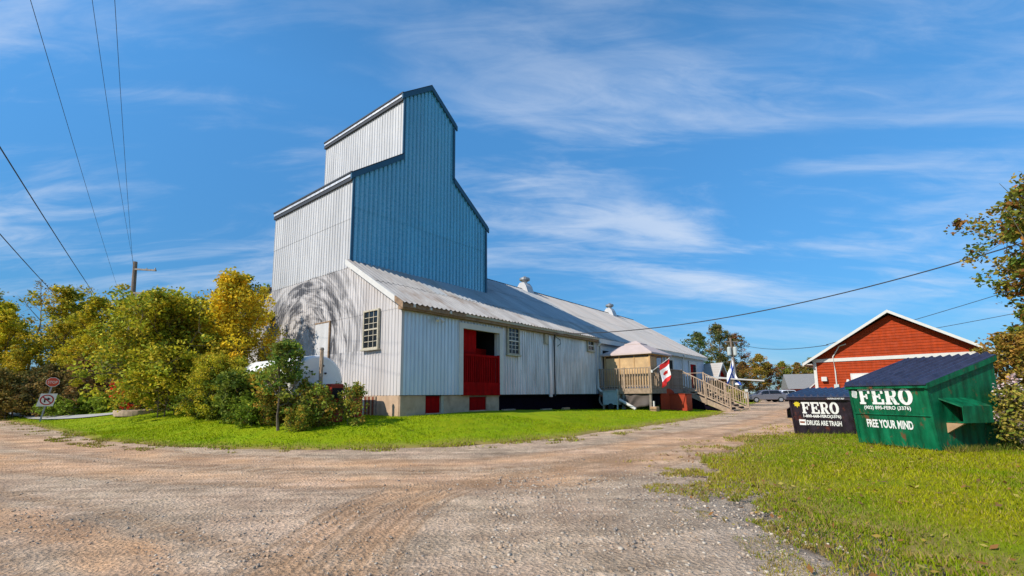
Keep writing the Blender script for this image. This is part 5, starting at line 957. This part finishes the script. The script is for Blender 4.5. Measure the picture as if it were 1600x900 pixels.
for (x0,x1,y0,y1,dn) in ((-17,9,12.5,19,420),(-32,-12,15,30,190),(2,16,18,34,170)):
    X,Y=scatter(rg,x0,x1,y0,y1,dn); d=sdist(X,Y,F); xp=(X-BX)*CA+(Y-BY)*SA; yp=-(X-BX)*SA+(Y-BY)*CA
    keep=((d>.1+2.6*(.5-fbm(X*1.2,Y*1.2,52)))|((d>-1.0)&(fbm(X*2.1,Y*2.1,56)>.66)))&~((xp>0)&(yp>0)); Xs.append(X[keep]);Ys.append(Y[keep])
X=np.concatenate(Xs);Y=np.concatenate(Ys); d=sdist(X,Y,F)
blades('lawn_grass',X,Y,.06,.03,lawncol(X,Y,rg,(.20,.31,.002),(.31,.37,.003),(.26,.20,.05),np.clip(.03+.75*np.exp(-np.clip(d,0,9)/.35),0,.75)),rg,'bright green mown lawn in front of the barn')
# long grass left standing at the feet of the dumpsters
X=np.concatenate([rg.uniform(9.5,12.6,1500),rg.uniform(8.9,9.5,160),rg.uniform(9.2,10.8,200)]); Y=np.concatenate([rg.normal(10.42,.10,1500)+.2*(X[:1500]-9.5)-.02,rg.uniform(10.7,12.4,160),rg.uniform(14.0,16.2,200)])
blades('long_grass',X,Y,.17,.018,lawncol(X,Y,rg,(.08,.13,.014),(.16,.155,.02),(.26,.19,.06),np.full(len(X),.15)),rg,'longer uncut grass along the foot of the green dumpster')
# loose stones
Xs=[];Ys=[];Ss=[]
for (x0,x1,y0,y1,dn,smin,smax) in ((-6.5,4.6,3.2,6.5,150,.005,.018),(-9,5,6.5,10,40,.006,.018),(-.3,4.2,3.2,9,170,.006,.027),(-14,6,10,14,8,.009,.022)):
    X,Y=scatter(rg,x0,x1,y0,y1,dn); k=(fbm(X*.7,Y*.7,71)>.36)&(sdist(X,Y,F)<.2)&(-sdist(X,Y,G)<.5); X=X[k];Y=Y[k]; Xs.append(X);Ys.append(Y);Ss.append(smin+(smax-smin)*rg.random(len(X))**3.2)
X=np.concatenate(Xs);Y=np.concatenate(Ys);sz=np.concatenate(Ss); n=len(X)
bs=np.array([(-1,-1,-1),(1,-1,-1),(1,1,-1),(-1,1,-1),(-.7,-.7,1),(.7,-.7,1),(.7,.7,1),(-.7,.7,1)],float); bf=np.array([(0,3,2,1),(4,5,6,7),(0,1,5,4),(1,2,6,5),(2,3,7,6),(3,0,4,7)])
v=bs[None]*rg.uniform(.55,1.2,(n,8,1))*np.stack([sz,sz*rg.uniform(.6,1,n),sz*rg.uniform(.35,.7,n)],1)[:,None]; a=rg.uniform(0,6.28,n); ca_,sa_=np.cos(a)[:,None],np.sin(a)[:,None]
v=np.stack([v[...,0]*ca_-v[...,1]*sa_+X[:,None],v[...,0]*sa_+v[...,1]*ca_+Y[:,None],v[...,2]+(terrain(X,Y)+(fbm(X*.5,Y*.5,3)-.5)*.06+sz*.05)[:,None]],-1)
cols=np.array([(.34,.275,.21),(.24,.205,.17),(.41,.33,.25),(.38,.265,.175),(.45,.385,.305)])[rg.integers(0,5,n)]*rg.uniform(.8,1.2,(n,1))
tag(np_mesh('loose_stones',v.reshape(-1,3),(bf[None]+8*np.arange(n)[:,None,None]).reshape(-1,4),'stone',tint=np.repeat(cols,8,0)),'loose grey gravel stones on the road','gravel',kind='stuff')
# fallen leaves on the verge
n=2600; X=rg.uniform(2.4,14,n); Y=rg.uniform(3,15,n); k=(-sdist(X,Y,G)>-.8)&(fbm(X*.9,Y*.9,83)>.42); X=X[k]; Y=Y[k]; n=len(X)
P=np.stack([X,Y,terrain(X,Y)+rg.uniform(.01,.07,n)],1); a=rg.normal(size=(n,3)); a[:,2]*=.35; a/=np.linalg.norm(a,axis=1)[:,None]; b_=np.cross(a,np.array([0,0,1.])+rg.normal(size=(n,3))*.35); b_/=np.linalg.norm(b_,axis=1)[:,None]; sz=rg.uniform(.02,.05,(n,1))
v=np.stack([P-a*sz,P+b_*sz*.6,P+a*sz,P-b_*sz*.6],1).reshape(-1,3); cl=np.array([(.36,.24,.05),(.28,.13,.04),(.42,.34,.08),(.2,.11,.05)])[rg.integers(0,4,n)]
o=np_mesh('fallen_leaves',v,np.arange(4*n).reshape(n,4),'blade',tint=np.repeat(cl,4,0)); o.color=(1,1,1,1); tag(o,'fallen brown and yellow leaves on the grass verge','leaves',kind='stuff')
